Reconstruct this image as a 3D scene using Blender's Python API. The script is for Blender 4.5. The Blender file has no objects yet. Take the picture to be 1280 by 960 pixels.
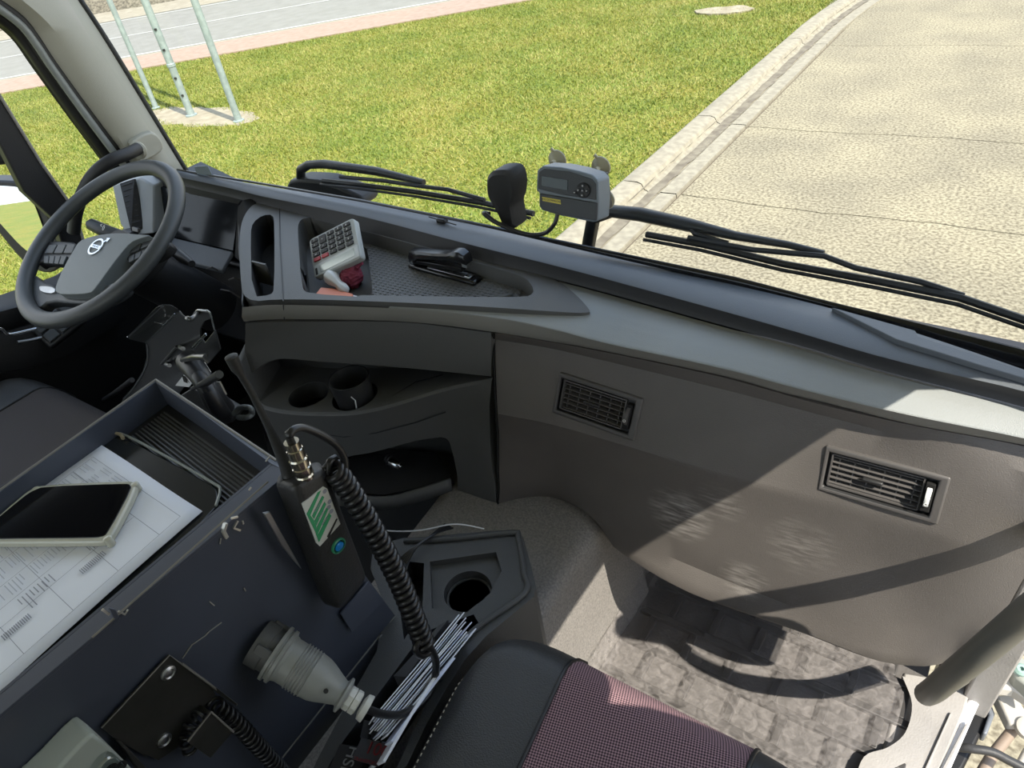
import bpy, bmesh, math, random
import numpy as np
from mathutils import Vector, Matrix
random.seed(7)
C = bpy.context.scene.collection
# ------------------------------------------------------------------ camera
# truck frame: X = passenger side, Y = forwards, Z = up, ground at z = 0
CAM = Vector((0.0, 0.0, 2.9)); FPX = 887.0
R3 = Matrix(((0.82423, 0.24435, -0.51084), (0.54840, -0.56886, 0.61292), (-0.14083, -0.78532, -0.60286)))
cd = bpy.data.cameras.new('camera'); cam = bpy.data.objects.new('camera', cd); C.objects.link(cam)
cd.sensor_width = 36; cd.lens = FPX / 1280 * 36; cd.clip_start = 0.02; cd.clip_end = 300
cam.matrix_world = Matrix.Translation(CAM) @ Matrix((
    (R3[0][0], -R3[0][1], -R3[0][2]), (R3[1][0], -R3[1][1], -R3[1][2]), (R3[2][0], -R3[2][1], -R3[2][2]))).to_4x4()
bpy.context.scene.camera = cam
vs = bpy.context.scene.view_settings
vs.view_transform = 'Standard'; vs.look = 'None'; vs.gamma = 1.0; vs.exposure = 0.9; vs.use_curve_mapping = False
# ------------------------------------------------------------------ sky
w = bpy.data.worlds.new('sky'); bpy.context.scene.world = w; w.use_nodes = True
nt = w.node_tree; nt.nodes.clear()
wo = nt.nodes.new('ShaderNodeOutputWorld'); bg = nt.nodes.new('ShaderNodeBackground')
tc = nt.nodes.new('ShaderNodeTexCoord'); sp = nt.nodes.new('ShaderNodeSeparateXYZ')
g = nt.nodes.new('ShaderNodeValToRGB'); no = nt.nodes.new('ShaderNodeTexNoise'); cr = nt.nodes.new('ShaderNodeValToRGB')
mx = nt.nodes.new('ShaderNodeMix'); mx.data_type = 'RGBA'
g.color_ramp.elements[0].position = 0.0; g.color_ramp.elements[0].color = (0.80, 0.88, 0.98, 1)
g.color_ramp.elements[1].position = 0.8; g.color_ramp.elements[1].color = (0.36, 0.56, 0.92, 1)
no.inputs['Scale'].default_value = 2.6; no.inputs['Detail'].default_value = 6
cr.color_ramp.elements[0].position = 0.44; cr.color_ramp.elements[1].position = 0.62
mx.inputs['B'].default_value = (1.0, 0.98, 0.95, 1)
nt.links.new(tc.outputs['Generated'], sp.inputs[0]); nt.links.new(sp.outputs['Z'], g.inputs[0])
nt.links.new(tc.outputs['Generated'], no.inputs['Vector']); nt.links.new(no.outputs['Fac'], cr.inputs[0])
nt.links.new(cr.outputs['Color'], mx.inputs['Factor']); nt.links.new(g.outputs['Color'], mx.inputs['A'])
nt.links.new(mx.outputs['Result'], bg.inputs['Color']); bg.inputs['Strength'].default_value = 1.15
nt.links.new(bg.outputs[0], wo.inputs[0])
# ------------------------------------------------------------------ sun (from the passenger side, a little behind)
ld = bpy.data.lights.new('sun', 'SUN'); ld.energy = 4.9; ld.angle = math.radians(0.53); ld.color = (1.0, 0.93, 0.80)
sun = bpy.data.objects.new('sun', ld); C.objects.link(sun)
SE = math.radians(50)
SUN = Vector((0.962 * math.cos(SE), -0.272 * math.cos(SE), math.sin(SE)))
sun.rotation_euler = SUN.to_track_quat('Z', 'Y').to_euler(); sun.location = (6, -3, 9)

# ------------------------------------------------------------------ measuring helpers
def ray(px, py): return R3 @ Vector((px - 640.0, py - 480.0, FPX))
def at(px, py, **k):
    "turn a place in the photograph into a point on a world plane x=, y= or z= (or at depth d=)"
    r = ray(px, py); a, v = list(k.items())[0]
    if a == 'd': return CAM + r * (v / FPX)
    i = 'xyz'.index(a)
    return CAM + r * ((v - CAM[i]) / r[i])
def onpl(px, py, c, n):
    r = ray(px, py); return CAM + r * ((Vector(c) - CAM).dot(n) / r.dot(n))
def onf(px, py, f):
    "point where the sight line meets the surface y = f(x, z)"
    r = ray(px, py); r = r / r.y; a, b = 0.05, 2.0
    for _ in range(50):
        m = (a + b) / 2; p = CAM + r * m
        if p.y < f(p.x, p.z): a = m
        else: b = m
    return CAM + r * a
def quad(px, k=None, L=None, z0=None):
    "pose of a parallelogram from its four corners"
    r = [ray(*q) / FPX for q in px]
    A = np.array([[-r[1][i], r[2][i], -r[3][i]] for i in range(3)])
    d = np.linalg.solve(A, -np.array(r[0])); d = [1, *d]
    P = [r[i] * float(d[i]) for i in range(4)]
    s = 1.0
    if L: s = L / (P[1] - P[0]).length
    if z0 is not None: s = (z0[1] - CAM.z) / P[z0[0]].z
    return [CAM + p * s for p in P]
def lerp(a, b, t): return a + (b - a) * t
def resamp(pts, n, key=None):
    pts = [Vector(p) for p in pts]
    if key is None:
        s = [0]
        for a, b in zip(pts, pts[1:]): s.append(s[-1] + (b - a).length)
    else: s = [p[key] for p in pts]
    out = []
    for i in range(n):
        t = s[0] + (s[-1] - s[0]) * i / (n - 1)
        j = 0
        while j < len(s) - 2 and ((s[j + 1] < t) if s[-1] > s[0] else (s[j + 1] > t)): j += 1
        out.append(pts[j].lerp(pts[j + 1], (t - s[j]) / (s[j + 1] - s[j] or 1)))
    return out
def smooth(pts, it=2, closed=False):
    "Chaikin corner cutting, keeps the ends"
    pts = [Vector(p) for p in pts]
    for _ in range(it):
        q = [] if closed else [pts[0]]
        rng = range(len(pts)) if closed else range(len(pts) - 1)
        for i in rng:
            a, b = pts[i], pts[(i + 1) % len(pts)]
            q += [a.lerp(b, .25), a.lerp(b, .75)]
        if not closed: q.append(pts[-1])
        pts = q
    return pts
def cat(pts, n=8):
    "Catmull-Rom curve through the points"
    P = [Vector(p) for p in pts]; P = [P[0] * 2 - P[1]] + P + [P[-1] * 2 - P[-2]]; out = []
    for i in range(1, len(P) - 2):
        a, b, c, d = P[i - 1:i + 3]
        for k in range(n):
            t = k / n
            out.append(0.5 * ((2 * b) + (c - a) * t + (2 * a - 5 * b + 4 * c - d) * t * t + (3 * b - a - 3 * c + d) * t ** 3))
    out.append(P[-2]); return out

# ------------------------------------------------------------------ materials
def mat(name, col, rough=.5, metal=0., bump=0., bscale=300., noise=0., nscale=8., spec=None, col2=None, coat=0., nrough=0.):
    m = bpy.data.materials.new(name); m.use_nodes = True; n = m.node_tree.nodes; l = m.node_tree.links
    b = n['Principled BSDF']; b.inputs['Base Color'].default_value = (*col, 1)
    b.inputs['Roughness'].default_value = rough; b.inputs['Metallic'].default_value = metal
    if spec is not None: b.inputs['Specular IOR Level'].default_value = spec
    if coat: b.inputs['Coat Weight'].default_value = coat; b.inputs['Coat Roughness'].default_value = .08
    t = n.new('ShaderNodeTexCoord')
    if bump:
        x = n.new('ShaderNodeTexNoise'); x.inputs['Scale'].default_value = bscale; x.inputs['Detail'].default_value = 2
        u = n.new('ShaderNodeBump'); u.inputs['Strength'].default_value = bump; u.inputs['Distance'].default_value = .002
        l.new(t.outputs['Object'], x.inputs['Vector']); l.new(x.outputs['Fac'], u.inputs['Height']); l.new(u.outputs[0], b.inputs['Normal'])
    if noise or col2:
        x = n.new('ShaderNodeTexNoise'); x.inputs['Scale'].default_value = nscale; x.inputs['Detail'].default_value = 5
        r = n.new('ShaderNodeValToRGB')
        c2 = col2 or tuple(min(1, c * (1 + noise)) for c in col); c1 = col if col2 else tuple(c * (1 - noise) for c in col)
        r.color_ramp.elements[0].color = (*c1, 1); r.color_ramp.elements[1].color = (*c2, 1)
        r.color_ramp.elements[0].position = .35; r.color_ramp.elements[1].position = .65
        l.new(t.outputs['Object'], x.inputs['Vector']); l.new(x.outputs['Fac'], r.inputs[0]); l.new(r.outputs[0], b.inputs['Base Color'])
    return m

# ------------------------------------------------------------------ mesh helpers
def link(name, me, m, parent=None, sm=True, ang=35, label=None):
    o = bpy.data.objects.new(name, me); C.objects.link(o)
    if m is not None:
        for q in (m if isinstance(m, (list, tuple)) else [m]): me.materials.append(q)
    if sm and len(me.polygons):
        me.polygons.foreach_set('use_smooth', [True] * len(me.polygons))
        me.set_sharp_from_angle(angle=math.radians(ang))
    if parent is not None:
        o.parent = parent
        o.matrix_parent_inverse = WM(parent).inverted()
    if label: o['label'] = label
    return o
def WM(o):
    m = Matrix.LocRotScale(o.location, o.rotation_euler, o.scale)
    return (WM(o.parent) @ o.matrix_parent_inverse @ m) if o.parent else m
def mesh(name, v, f, m, parent=None, sm=True, ang=35, label=None):
    me = bpy.data.meshes.new(name); me.from_pydata([tuple(p) for p in v], [], f); me.validate(); me.update()
    return link(name, me, m, parent, sm, ang, label)
def thing(name, label, cat_, loc=(0, 0, 0), group=None):
    o = bpy.data.objects.new(name, None); C.objects.link(o); o.location = loc; o.empty_display_size = .05
    o['label'] = label; o['category'] = cat_
    if group: o['group'] = group
    return o
def tag(o, label, cat_, group=None):
    o['label'] = label; o['category'] = cat_
    if group: o['group'] = group
    return o
def struct(o): o['kind'] = 'structure'; return o
def bev(o, wd, seg=2, ang=40):
    b = o.modifiers.new('bevel', 'BEVEL'); b.width = wd; b.segments = seg; b.limit_method = 'ANGLE'; b.angle_limit = math.radians(ang); b.harden_normals = False
    return o
def solid(o, t, off=-1):
    s = o.modifiers.new('solid', 'SOLIDIFY'); s.thickness = t; s.offset = off; return o
def bake(o):
    dg = bpy.context.evaluated_depsgraph_get(); me = bpy.data.meshes.new_from_object(o.evaluated_get(dg))
    o.modifiers.clear(); o.data = me; return o
def cut(o, cutters, op='DIFFERENCE', ang=35):
    for c in cutters:
        b = o.modifiers.new('cut', 'BOOLEAN'); b.operation = op; b.object = c; b.solver = 'EXACT'; b.material_mode = 'TRANSFER'
    bpy.context.view_layer.update(); bake(o)
    for c in cutters: bpy.data.objects.remove(c)
    o.data.polygons.foreach_set('use_smooth', [True] * len(o.data.polygons)); o.data.set_sharp_from_angle(angle=math.radians(ang))
    return o
def loftmesh(rows, closed_u=False, base=0):
    n = len(rows[0]); v = [p for r in rows for p in r]; f = []
    for i in range(len(rows) - 1):
        for j in range(n if closed_u else n - 1):
            k = (j + 1) % n
            f.append((base + i * n + j, base + i * n + k, base + (i + 1) * n + k, base + (i + 1) * n + j))
    return v, f
def loft(name, rows, m, parent=None, t=0, closed_u=False, ang=35, label=None, flip=False):
    v, f = loftmesh(rows, closed_u)
    if flip: f = [q[::-1] for q in f]
    o = mesh(name, v, f, m, parent, True, ang, label)
    if t: solid(o, t)
    return o
def body(name, rows, back, m, parent=None, ang=35, label=None):
    "closed solid between a lofted front and the same loft moved by the vector back"
    n = len(rows[0]); r = len(rows); v, f = loftmesh(rows); b = Vector(back)
    v2 = [Vector(p) + b for p in v]; N = len(v)
    f2 = [tuple(N + i for i in q[::-1]) for q in f]
    e = []
    for j in range(n - 1):
        e.append((j + 1, j, N + j, N + j + 1)); a = (r - 1) * n
        e.append((a + j, a + j + 1, N + a + j + 1, N + a + j))
    for i in range(r - 1):
        a, c = i * n, (i + 1) * n
        e.append((a, c, N + c, N + a)); e.append((c + n - 1, a + n - 1, N + a + n - 1, N + c + n - 1))
    o = mesh(name, v + v2, f + f2 + e, m, parent, True, ang, label)
    fixn(o); return o
def fixn(o):
    bm = bmesh.new(); bm.from_mesh(o.data); bmesh.ops.remove_doubles(bm, verts=bm.verts, dist=1e-6)
    bmesh.ops.recalc_face_normals(bm, faces=bm.faces); bm.to_mesh(o.data); bm.free(); return o
def prism(name, pts, vec, m, parent=None, b=0, seg=2, label=None, sm=True):
    n = len(pts); v = [Vector(p) for p in pts]; v += [p + Vector(vec) for p in v]
    f = [tuple(range(n)), tuple(range(2 * n - 1, n - 1, -1))] + [(i, i + n, (i + 1) % n + n, (i + 1) % n) for i in range(n)]
    o = mesh(name, v, f, m, parent, sm, 35, label); fixn(o)
    if b: bev(o, b, seg)
    return o
def hexa(name, lo, hi, m, parent=None, b=0, label=None):
    "solid between two quads"
    v = list(lo) + list(hi)
    o = mesh(name, v, [(3, 2, 1, 0), (4, 5, 6, 7)] + [(i, (i + 1) % 4, (i + 1) % 4 + 4, i + 4) for i in range(4)], m, parent, True, 35, label)
    fixn(o)
    if b: bev(o, b, 3)
    return o
def frame(c, n, u=(1, 0, 0)):
    "matrix with z = n and x close to u at c"
    n = Vector(n).normalized(); u = Vector(u); x = (u - n * u.dot(n)).normalized(); y = n.cross(x)
    return Matrix(((x.x, y.x, n.x, c[0]), (x.y, y.y, n.y, c[1]), (x.z, y.z, n.z, c[2]), (0, 0, 0, 1)))
def box(name, M, c, s, m, parent=None, b=0, label=None, seg=2):
    "box centred at c with size s in the frame M"
    if M is None: M = Matrix.Identity(4)
    v = [M @ Vector((c[0] + i * s[0] / 2, c[1] + j * s[1] / 2, c[2] + k * s[2] / 2)) for k in (-1, 1) for i, j in ((-1, -1), (1, -1), (1, 1), (-1, 1))]
    o = mesh(name, v, [(3, 2, 1, 0), (4, 5, 6, 7), (0, 1, 5, 4), (1, 2, 6, 5), (2, 3, 7, 6), (3, 0, 4, 7)], m, parent, True, 35, label)
    if b: bev(o, b, seg)
    return o
def boxes(name, M, L, m, parent=None, label=None, b=0):
    "several boxes (c, s) as ONE mesh"
    v, f = [], []
    for c, s in L:
        k0 = len(v)
        v += [M @ Vector((c[0] + i * s[0] / 2, c[1] + j * s[1] / 2, c[2] + k * s[2] / 2)) for k in (-1, 1) for i, j in ((-1, -1), (1, -1), (1, 1), (-1, 1))]
        f += [tuple(k0 + q for q in t) for t in [(3, 2, 1, 0), (4, 5, 6, 7), (0, 1, 5, 4), (1, 2, 6, 5), (2, 3, 7, 6), (3, 0, 4, 7)]]
    o = mesh(name, v, f, m, parent, True, 35, label)
    if b: bev(o, b, 2)
    return o
def tubemesh(pts, r, seg=10, caps=True, base=0):
    P = [Vector(p) for p in pts]; n = len(P); v, f = [], []
    rr = r if isinstance(r, (list, tuple)) else [r] * n
    T = [(P[min(i + 1, n - 1)] - P[max(i - 1, 0)]).normalized() for i in range(n)]
    a = T[0].orthogonal().normalized()
    for i in range(n):
        a = (a - T[i] * a.dot(T[i])).normalized(); bq = T[i].cross(a)
        for k in range(seg):
            t = 2 * math.pi * k / seg; v.append(P[i] + (a * math.cos(t) + bq * math.sin(t)) * rr[i])
    for i in range(n - 1):
        for k in range(seg):
            q = (k + 1) % seg; f.append((base + i * seg + k, base + i * seg + q, base + (i + 1) * seg + q, base + (i + 1) * seg + k))
    if caps: f += [tuple(base + k for k in range(seg - 1, -1, -1)), tuple(base + (n - 1) * seg + k for k in range(seg))]
    return v, f
def tube(name, pts, r, m, parent=None, seg=12, label=None, ang=50):
    v, f = tubemesh(pts, r, seg); return mesh(name, v, f, m, parent, True, ang, label)
def lathe(name, prof, c, axis, m, parent=None, seg=32, label=None, ang=35, caps=True):
    "profile (r, h) turned about axis through c"
    M = frame(c, axis, Vector(axis).orthogonal()); v, f = [], []
    for r_, h in prof:
        for k in range(seg):
            t = 2 * math.pi * k / seg; v.append(M @ Vector((r_ * math.cos(t), r_ * math.sin(t), h)))
    for i in range(len(prof) - 1):
        for k in range(seg):
            q = (k + 1) % seg; f.append((i * seg + k, i * seg + q, (i + 1) * seg + q, (i + 1) * seg + k))
    if caps: f += [tuple(range(seg - 1, -1, -1)), tuple((len(prof) - 1) * seg + k for k in range(seg))]
    return mesh(name, v, f, m, parent, True, ang, label)
def helix(path, rc, turns, r, name, m, parent=None, seg=6, per=14, label=None, taper=0):
    P = cat(path, 10); n = int(turns * per); P = resamp(P, n + 1); T = [(P[min(i + 1, n)] - P[max(i - 1, 0)]).normalized() for i in range(n + 1)]
    a = T[0].orthogonal().normalized(); out = []
    for i in range(n + 1):
        a = (a - T[i] * a.dot(T[i])).normalized(); b = T[i].cross(a); t = 2 * math.pi * i / per
        out.append(P[i] + (a * math.cos(t) + b * math.sin(t)) * rc)
    return tube(name, out, r, m, parent, seg, label, 180), out
def text(name, s, M, size, m, parent=None, depth=.0003, align='CENTER', label=None):
    cu = bpy.data.curves.new(name, 'FONT'); cu.body = s; cu.size = size; cu.extrude = depth; cu.align_x = align; cu.align_y = 'CENTER'
    t = bpy.data.objects.new('t', cu); C.objects.link(t); bpy.context.view_layer.update()
    me = bpy.data.meshes.new_from_object(t.evaluated_get(bpy.context.evaluated_depsgraph_get())); bpy.data.objects.remove(t)
    me.transform(M); me.name = name
    return link(name, me, m, parent, False, 35, label)
# ================================================================== MATERIALS
M_cover = mat('light grey dashboard plastic', (.27, .285, .285), .38, bump=.25, bscale=900, noise=.05, nscale=6)
M_strip = mat('taupe dashboard edge plastic', (.20, .195, .18), .5, bump=.25, bscale=900)
M_ledge = mat('slate dashboard ledge plastic', (.10, .112, .128), .42, bump=.25, bscale=900)
M_groove = mat('dark groove plastic', (.03, .03, .032), .6)
M_face = mat('dark grained dashboard plastic', (.110, .100, .093), .5, bump=.3, bscale=700, noise=.12, nscale=5)
M_mod = mat('dark centre module plastic', (.10, .101, .099), .5, bump=.3, bscale=700)
M_black = mat('black plastic', (.012, .012, .013), .45)
M_deep = mat('deep black plastic', (.004, .004, .004), .9)
M_rubber = mat('black rubber', (.02, .02, .021), .55, bump=.2, bscale=200)
M_cable = mat('black cable sheath', (.014, .014, .015), .32)
M_beige = mat('beige pillar trim', (.40, .39, .325), .6, bump=.2, bscale=600)
M_seal = mat('black window seal', (.010, .010, .009), .5)
M_leather = mat('black seat leather', (.035, .035, .035), .48, bump=.35, bscale=500)
M_wheel = mat('dark grey steering wheel leather', (.045, .05, .052), .42, bump=.3, bscale=500)
M_wheelhub = mat('grey steering wheel pad', (.15, .17, .175), .45, bump=.3, bscale=600)
M_chrome = mat('chrome', (.75, .77, .78), .16, 1)
M_metal = mat('brushed steel', (.45, .46, .47), .35, 1, noise=.15, nscale=30)
M_dkmetal = mat('black painted steel', (.035, .037, .038), .3, coat=.4)
M_white = mat('white paper', (.80, .82, .88), .7)
M_whitep = mat('white plastic', (.72, .73, .72), .4)
M_sill = mat('grey sill plastic', (.32, .305, .29), .5, bump=.3, bscale=300, noise=.1, nscale=10)
M_paint = mat('silver white door sill paint', (.80, .80, .82), .3)
M_gvz = mat('galvanised steel pole', (0.291, 0.347, 0.335), .45, .35, noise=.12, nscale=14)
M_tunnel = mat('speckled grey tunnel lining', (.165, .157, .15), .6, bump=.9, bscale=240, col2=(.26, .243, .226), nscale=260)
def grassmat():
    m = bpy.data.materials.new('lawn soil and grass'); m.use_nodes = True; n = m.node_tree.nodes; l = m.node_tree.links
    b = n['Principled BSDF']; b.inputs['Roughness'].default_value = .9; t = n.new('ShaderNodeTexCoord')
    def noise(s, d): x = n.new('ShaderNodeTexNoise'); x.inputs['Scale'].default_value = s; x.inputs['Detail'].default_value = d; l.new(t.outputs['Object'], x.inputs['Vector']); return x
    a = noise(22, 6); r = n.new('ShaderNodeValToRGB')
    r.color_ramp.elements[0].color = (0.0645, 0.0897, 0.00694, 1); r.color_ramp.elements[1].color = (0.278, 0.242, 0.0608, 1)
    r.color_ramp.elements[0].position = .34; r.color_ramp.elements[1].position = .72
    e = r.color_ramp.elements.new(.52); e.color = (0.168, 0.183, 0.0174, 1)
    l.new(a.outputs['Fac'], r.inputs[0])
    c = noise(.8, 4); r2 = n.new('ShaderNodeValToRGB'); r2.color_ramp.elements[0].position = .40; r2.color_ramp.elements[1].position = .62
    r2.color_ramp.elements[0].color = (.80, .98, .75, 1); r2.color_ramp.elements[1].color = (1.22, 1.06, 1.15, 1)
    l.new(c.outputs['Fac'], r2.inputs[0])
    x = n.new('ShaderNodeMix'); x.data_type = 'RGBA'; x.blend_type = 'MULTIPLY'; x.inputs['Factor'].default_value = 1
    l.new(r.outputs[0], x.inputs['A']); l.new(r2.outputs[0], x.inputs['B']); l.new(x.outputs['Result'], b.inputs['Base Color'])
    bu = n.new('ShaderNodeBump'); bu.inputs['Strength'].default_value = .8; bu.inputs['Distance'].default_value = .04
    l.new(a.outputs['Fac'], bu.inputs['Height']); l.new(bu.outputs[0], b.inputs['Normal'])
    return m
M_grass = grassmat()
def concmat():
    m = bpy.data.materials.new('weathered concrete'); m.use_nodes = True; n = m.node_tree.nodes; l = m.node_tree.links
    b = n['Principled BSDF']; b.inputs['Roughness'].default_value = .85; t = n.new('ShaderNodeTexCoord')
    def noise(s, d): x = n.new('ShaderNodeTexNoise'); x.inputs['Scale'].default_value = s; x.inputs['Detail'].default_value = d; l.new(t.outputs['Object'], x.inputs['Vector']); return x
    a = noise(38, 5); r = n.new('ShaderNodeValToRGB')
    r.color_ramp.elements[0].color = (.130, .108, .070, 1); r.color_ramp.elements[1].color = (.300, .266, .186, 1)
    r.color_ramp.elements[0].position = .36; r.color_ramp.elements[1].position = .60
    l.new(a.outputs['Fac'], r.inputs[0])
    c = noise(1.1, 6); r2 = n.new('ShaderNodeValToRGB'); r2.color_ramp.elements[0].color = (.84, .83, .82, 1); r2.color_ramp.elements[1].color = (1.10, 1.09, 1.05, 1)
    r2.color_ramp.elements[0].position = .35; r2.color_ramp.elements[1].position = .65
    l.new(c.outputs['Fac'], r2.inputs[0])
    x = n.new('ShaderNodeMix'); x.data_type = 'RGBA'; x.blend_type = 'MULTIPLY'; x.inputs['Factor'].default_value = 1
    l.new(r.outputs[0], x.inputs['A']); l.new(r2.outputs[0], x.inputs['B']); l.new(x.outputs['Result'], b.inputs['Base Color'])
    bu = n.new('ShaderNodeBump'); bu.inputs['Strength'].default_value = .35; bu.inputs['Distance'].default_value = .01
    l.new(a.outputs['Fac'], bu.inputs['Height']); l.new(bu.outputs[0], b.inputs['Normal'])
    return m
M_conc = concmat()
M_joint = mat('dark joint filler', (0.0992, 0.0806, 0.062), .9)
M_kerb = mat('pale kerb concrete', (.215, .19, .145), .88, bump=.5, bscale=90, col2=(.29, .262, .20), nscale=14)
M_asph = mat('grey asphalt', (.185, .18, .16), .9, bump=.3, bscale=60, col2=(.215, .21, .19), nscale=2.5)
M_line = mat('white road paint', (0.432, 0.432, 0.4), .7)
M_brick = mat('pink brick paving', (0.265, 0.188, 0.140), .85, bump=.3, bscale=40, col2=(0.31, 0.23, 0.18), nscale=7)
M_bank = mat('dry brown bank', (0.0645, 0.057, 0.0422), .95, bump=.8, bscale=14, col2=(0.178, 0.158, 0.119), nscale=13)
M_verge = mat('sandy road verge', (0.242, 0.213, 0.16), .9, bump=.4, bscale=30, col2=(0.29, 0.261, 0.203), nscale=4)
M_dirt = mat('bare pale soil', (0.232, 0.195, 0.135), .95, bump=.6, bscale=60, col2=(0.317, 0.279, 0.205), nscale=6)

# ================================================================== OUTDOORS
gp = struct(mesh('ground', [(-70, -30, -.06), (70, -30, -.06), (70, 70, -.06), (-70, 70, -.06)], [(0, 1, 2, 3)], M_verge))
sd = Vector((.777, .629, 0)); sn = Vector((-.629, .777, 0)); s0 = Vector((-18.29, 10.60, 0))   # street direction, far side, near edge line
def sp_(a, b, z=0): p = s0 + sd * a + sn * b; return (p.x, p.y, z)
# lawn: from the kerb out to the brick pavement
lawn = [(-3.2, -8, 0), (-3.2, 9.5, 0), (-3.22, 12, 0), (-3.3, 14.2, 0), (-3.9, 17.5, 0), (-5.5, 20, 0), sp_(14, -2.0), sp_(-26, -2.0), (-44, -70, 0), (-3.2, -70, 0)]
struct(prism('lawn', lawn, (0, 0, -.05), M_grass, sm=False))
# grass blades
def blades(N, seed):
    rg = np.random.default_rng(seed); X = rg.uniform(-20, -3.1, N * 3); Y = rg.uniform(1.0, 17.5, N * 3)
    d = (X - s0.x) * sn.x + (Y - s0.y) * sn.y
    keep = (d < -2.0) & ~(((X + 11.45) / 1.4) ** 2 + ((Y - 6.95) / .4) ** 2 < 1 + rg.uniform(-.3, .25, N * 3)) & ~((X < -6) & (Y < 1.0))
    X, Y = X[keep][:N], Y[keep][:N]; N = len(X)
    h = rg.uniform(.018, .05, N); a = rg.uniform(0, 6.283, N); wd = rg.uniform(.004, .008, N); l1 = rg.normal(0, .028, N); l2 = rg.normal(0, .028, N)
    V = np.zeros((N, 3, 3), np.float32)
    V[:, 0] = np.stack([X - np.cos(a) * wd, Y - np.sin(a) * wd, 0 * X], 1); V[:, 1] = np.stack([X + np.cos(a) * wd, Y + np.sin(a) * wd, 0 * X], 1)
    V[:, 2] = np.stack([X + l1, Y + l2, h], 1)
    me = bpy.data.meshes.new('grass'); me.vertices.add(N * 3); me.vertices.foreach_set('co', V.ravel()); me.loops.add(N * 3)
    me.loops.foreach_set('vertex_index', np.arange(N * 3, dtype=np.int32)); me.polygons.add(N); me.polygons.foreach_set('loop_start', np.arange(0, N * 3, 3, dtype=np.int32))
    me.update(calc_edges=True); return me
def blademat():
    m = bpy.data.materials.new('grass blades'); m.use_nodes = True; n = m.node_tree.nodes; l = m.node_tree.links
    b = n['Principled BSDF']; b.inputs['Roughness'].default_value = .6; g_ = n.new('ShaderNodeNewGeometry'); r = n.new('ShaderNodeValToRGB')
    r.color_ramp.elements[0].color = (0.0813, 0.124, 0.00806, 1); r.color_ramp.elements[1].color = (0.315, 0.278, 0.0806, 1); e = r.color_ramp.elements.new(.45); e.color = (0.173, 0.208, 0.0161, 1)
    t = n.new('ShaderNodeTexCoord'); x = n.new('ShaderNodeTexNoise'); x.inputs['Scale'].default_value = .9; x.inputs['Detail'].default_value = 3
    mm = n.new('ShaderNodeMath'); mm.operation = 'MULTIPLY_ADD'; mm.inputs[1].default_value = 1.6; mm.inputs[2].default_value = -.82
    ad = n.new('ShaderNodeMath'); ad.operation = 'ADD'
    l.new(t.outputs['Object'], x.inputs['Vector']); l.new(x.outputs['Fac'], mm.inputs[0]); l.new(mm.outputs[0], ad.inputs[0]); l.new(g_.outputs['Random Per Island'], ad.inputs[1])
    l.new(ad.outputs[0], r.inputs[0]); l.new(r.outputs[0], b.inputs['Base Color']); b.inputs['Subsurface Weight'].default_value = 0
    return m
gr = link('grass', blades(380000, 3), blademat(), None, False); gr['kind'] = 'stuff'; tag(gr, 'short sunlit yellow-green grass covering the lawn beyond the windscreen', 'grass')
# concrete driveway: slabs with recessed joints
dr = struct(mesh('driveway', [(-2.62, -8, -.03), (9, -8, -.03), (9, 30, -.03), (-2.62, 30, -.03)], [(0, 1, 2, 3)], M_joint))
ys = [-8, -2.4, 1.6, 4.2, 6.06, 7.95, 11.25, 14.3, 18, 23, 30]
for i in range(len(ys) - 1):
    g1 = .012 if ys[i] in (6.06, 7.95) else .009
    for x0, x1 in ((-2.578, 2.6), (2.62, 9)):
        n = 24; lo = []; hi = []
        for k in range(n + 1):
            x = lerp(x0, x1, k / n); wv = .02 * math.sin(x * 3.1 + i) + .012 * math.sin(x * 11 + 2 * i) + random.uniform(-.006, .006)
            lo.append((x, ys[i] + g1 + .02 * math.sin(x * 3.1 + i - 1) + .012 * math.sin(x * 11 + 2 * (i - 1)), 0)); hi.append((x, ys[i + 1] - .003 + .02 * math.sin(x * 3.1 + i) + .012 * math.sin(x * 11 + 2 * i), 0))
        prism('concrete_slab', [Vector(p) for p in lo] + [Vector(p) for p in hi[::-1]], (0, 0, -.028), M_conc, dr, sm=False)
# kerb stones with a gutter
kb = struct(mesh('kerb', [(-3.2, -8, -.04), (-2.6, -8, -.04), (-2.6, 20, -.04), (-3.2, 20, -.04)], [(0, 1, 2, 3)], M_joint))
prof = [(-3.21, -.03), (-3.20, .075), (-3.17, .09), (-3.03, .09), (-2.98, .075), (-2.95, .02), (-2.90, .0), (-2.80, -.006), (-2.78, .01), (-2.62, .012), (-2.615, -.03)]
def kx(y): return 0 if y < 12 else .05 * (y - 12) ** 1.6
kj = [-8, -3.4, -.1, 2.9, 6.06, 7.98, 11.28, 14.6, 18, 21]
for a, b in zip(kj, kj[1:]):
    rows = []
    for k in range(9):
        y = lerp(a + .006, b - .006, k / 8); rows.append([(x + kx(y), y, z + random.uniform(-.002, .002)) for x, z in prof])
    loft('kerb_stone', rows, M_kerb, kb, ang=25)
M_gut = mat('dirty gutter concrete', (.12, .10, .075), .9, bump=.4, bscale=60, col2=(.20, .175, .13), nscale=9)
for (xa, xb, zz) in ((-2.905, -2.80, .004), (-2.985, -2.955, .055)):
    rows = [[Vector((x + kx(y), y, zz + (.0 if zz < .01 else (.018 if x == xa else -.018)) + .004)) for x in (xa + random.uniform(-.012, .012), xb + random.uniform(-.012, .012))] for y in np.linspace(-4, 18, 160)]
    loft('gutter_dirt', [[r[0] for r in rows], [r[1] for r in rows]], M_gut, kb, ang=180)
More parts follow.
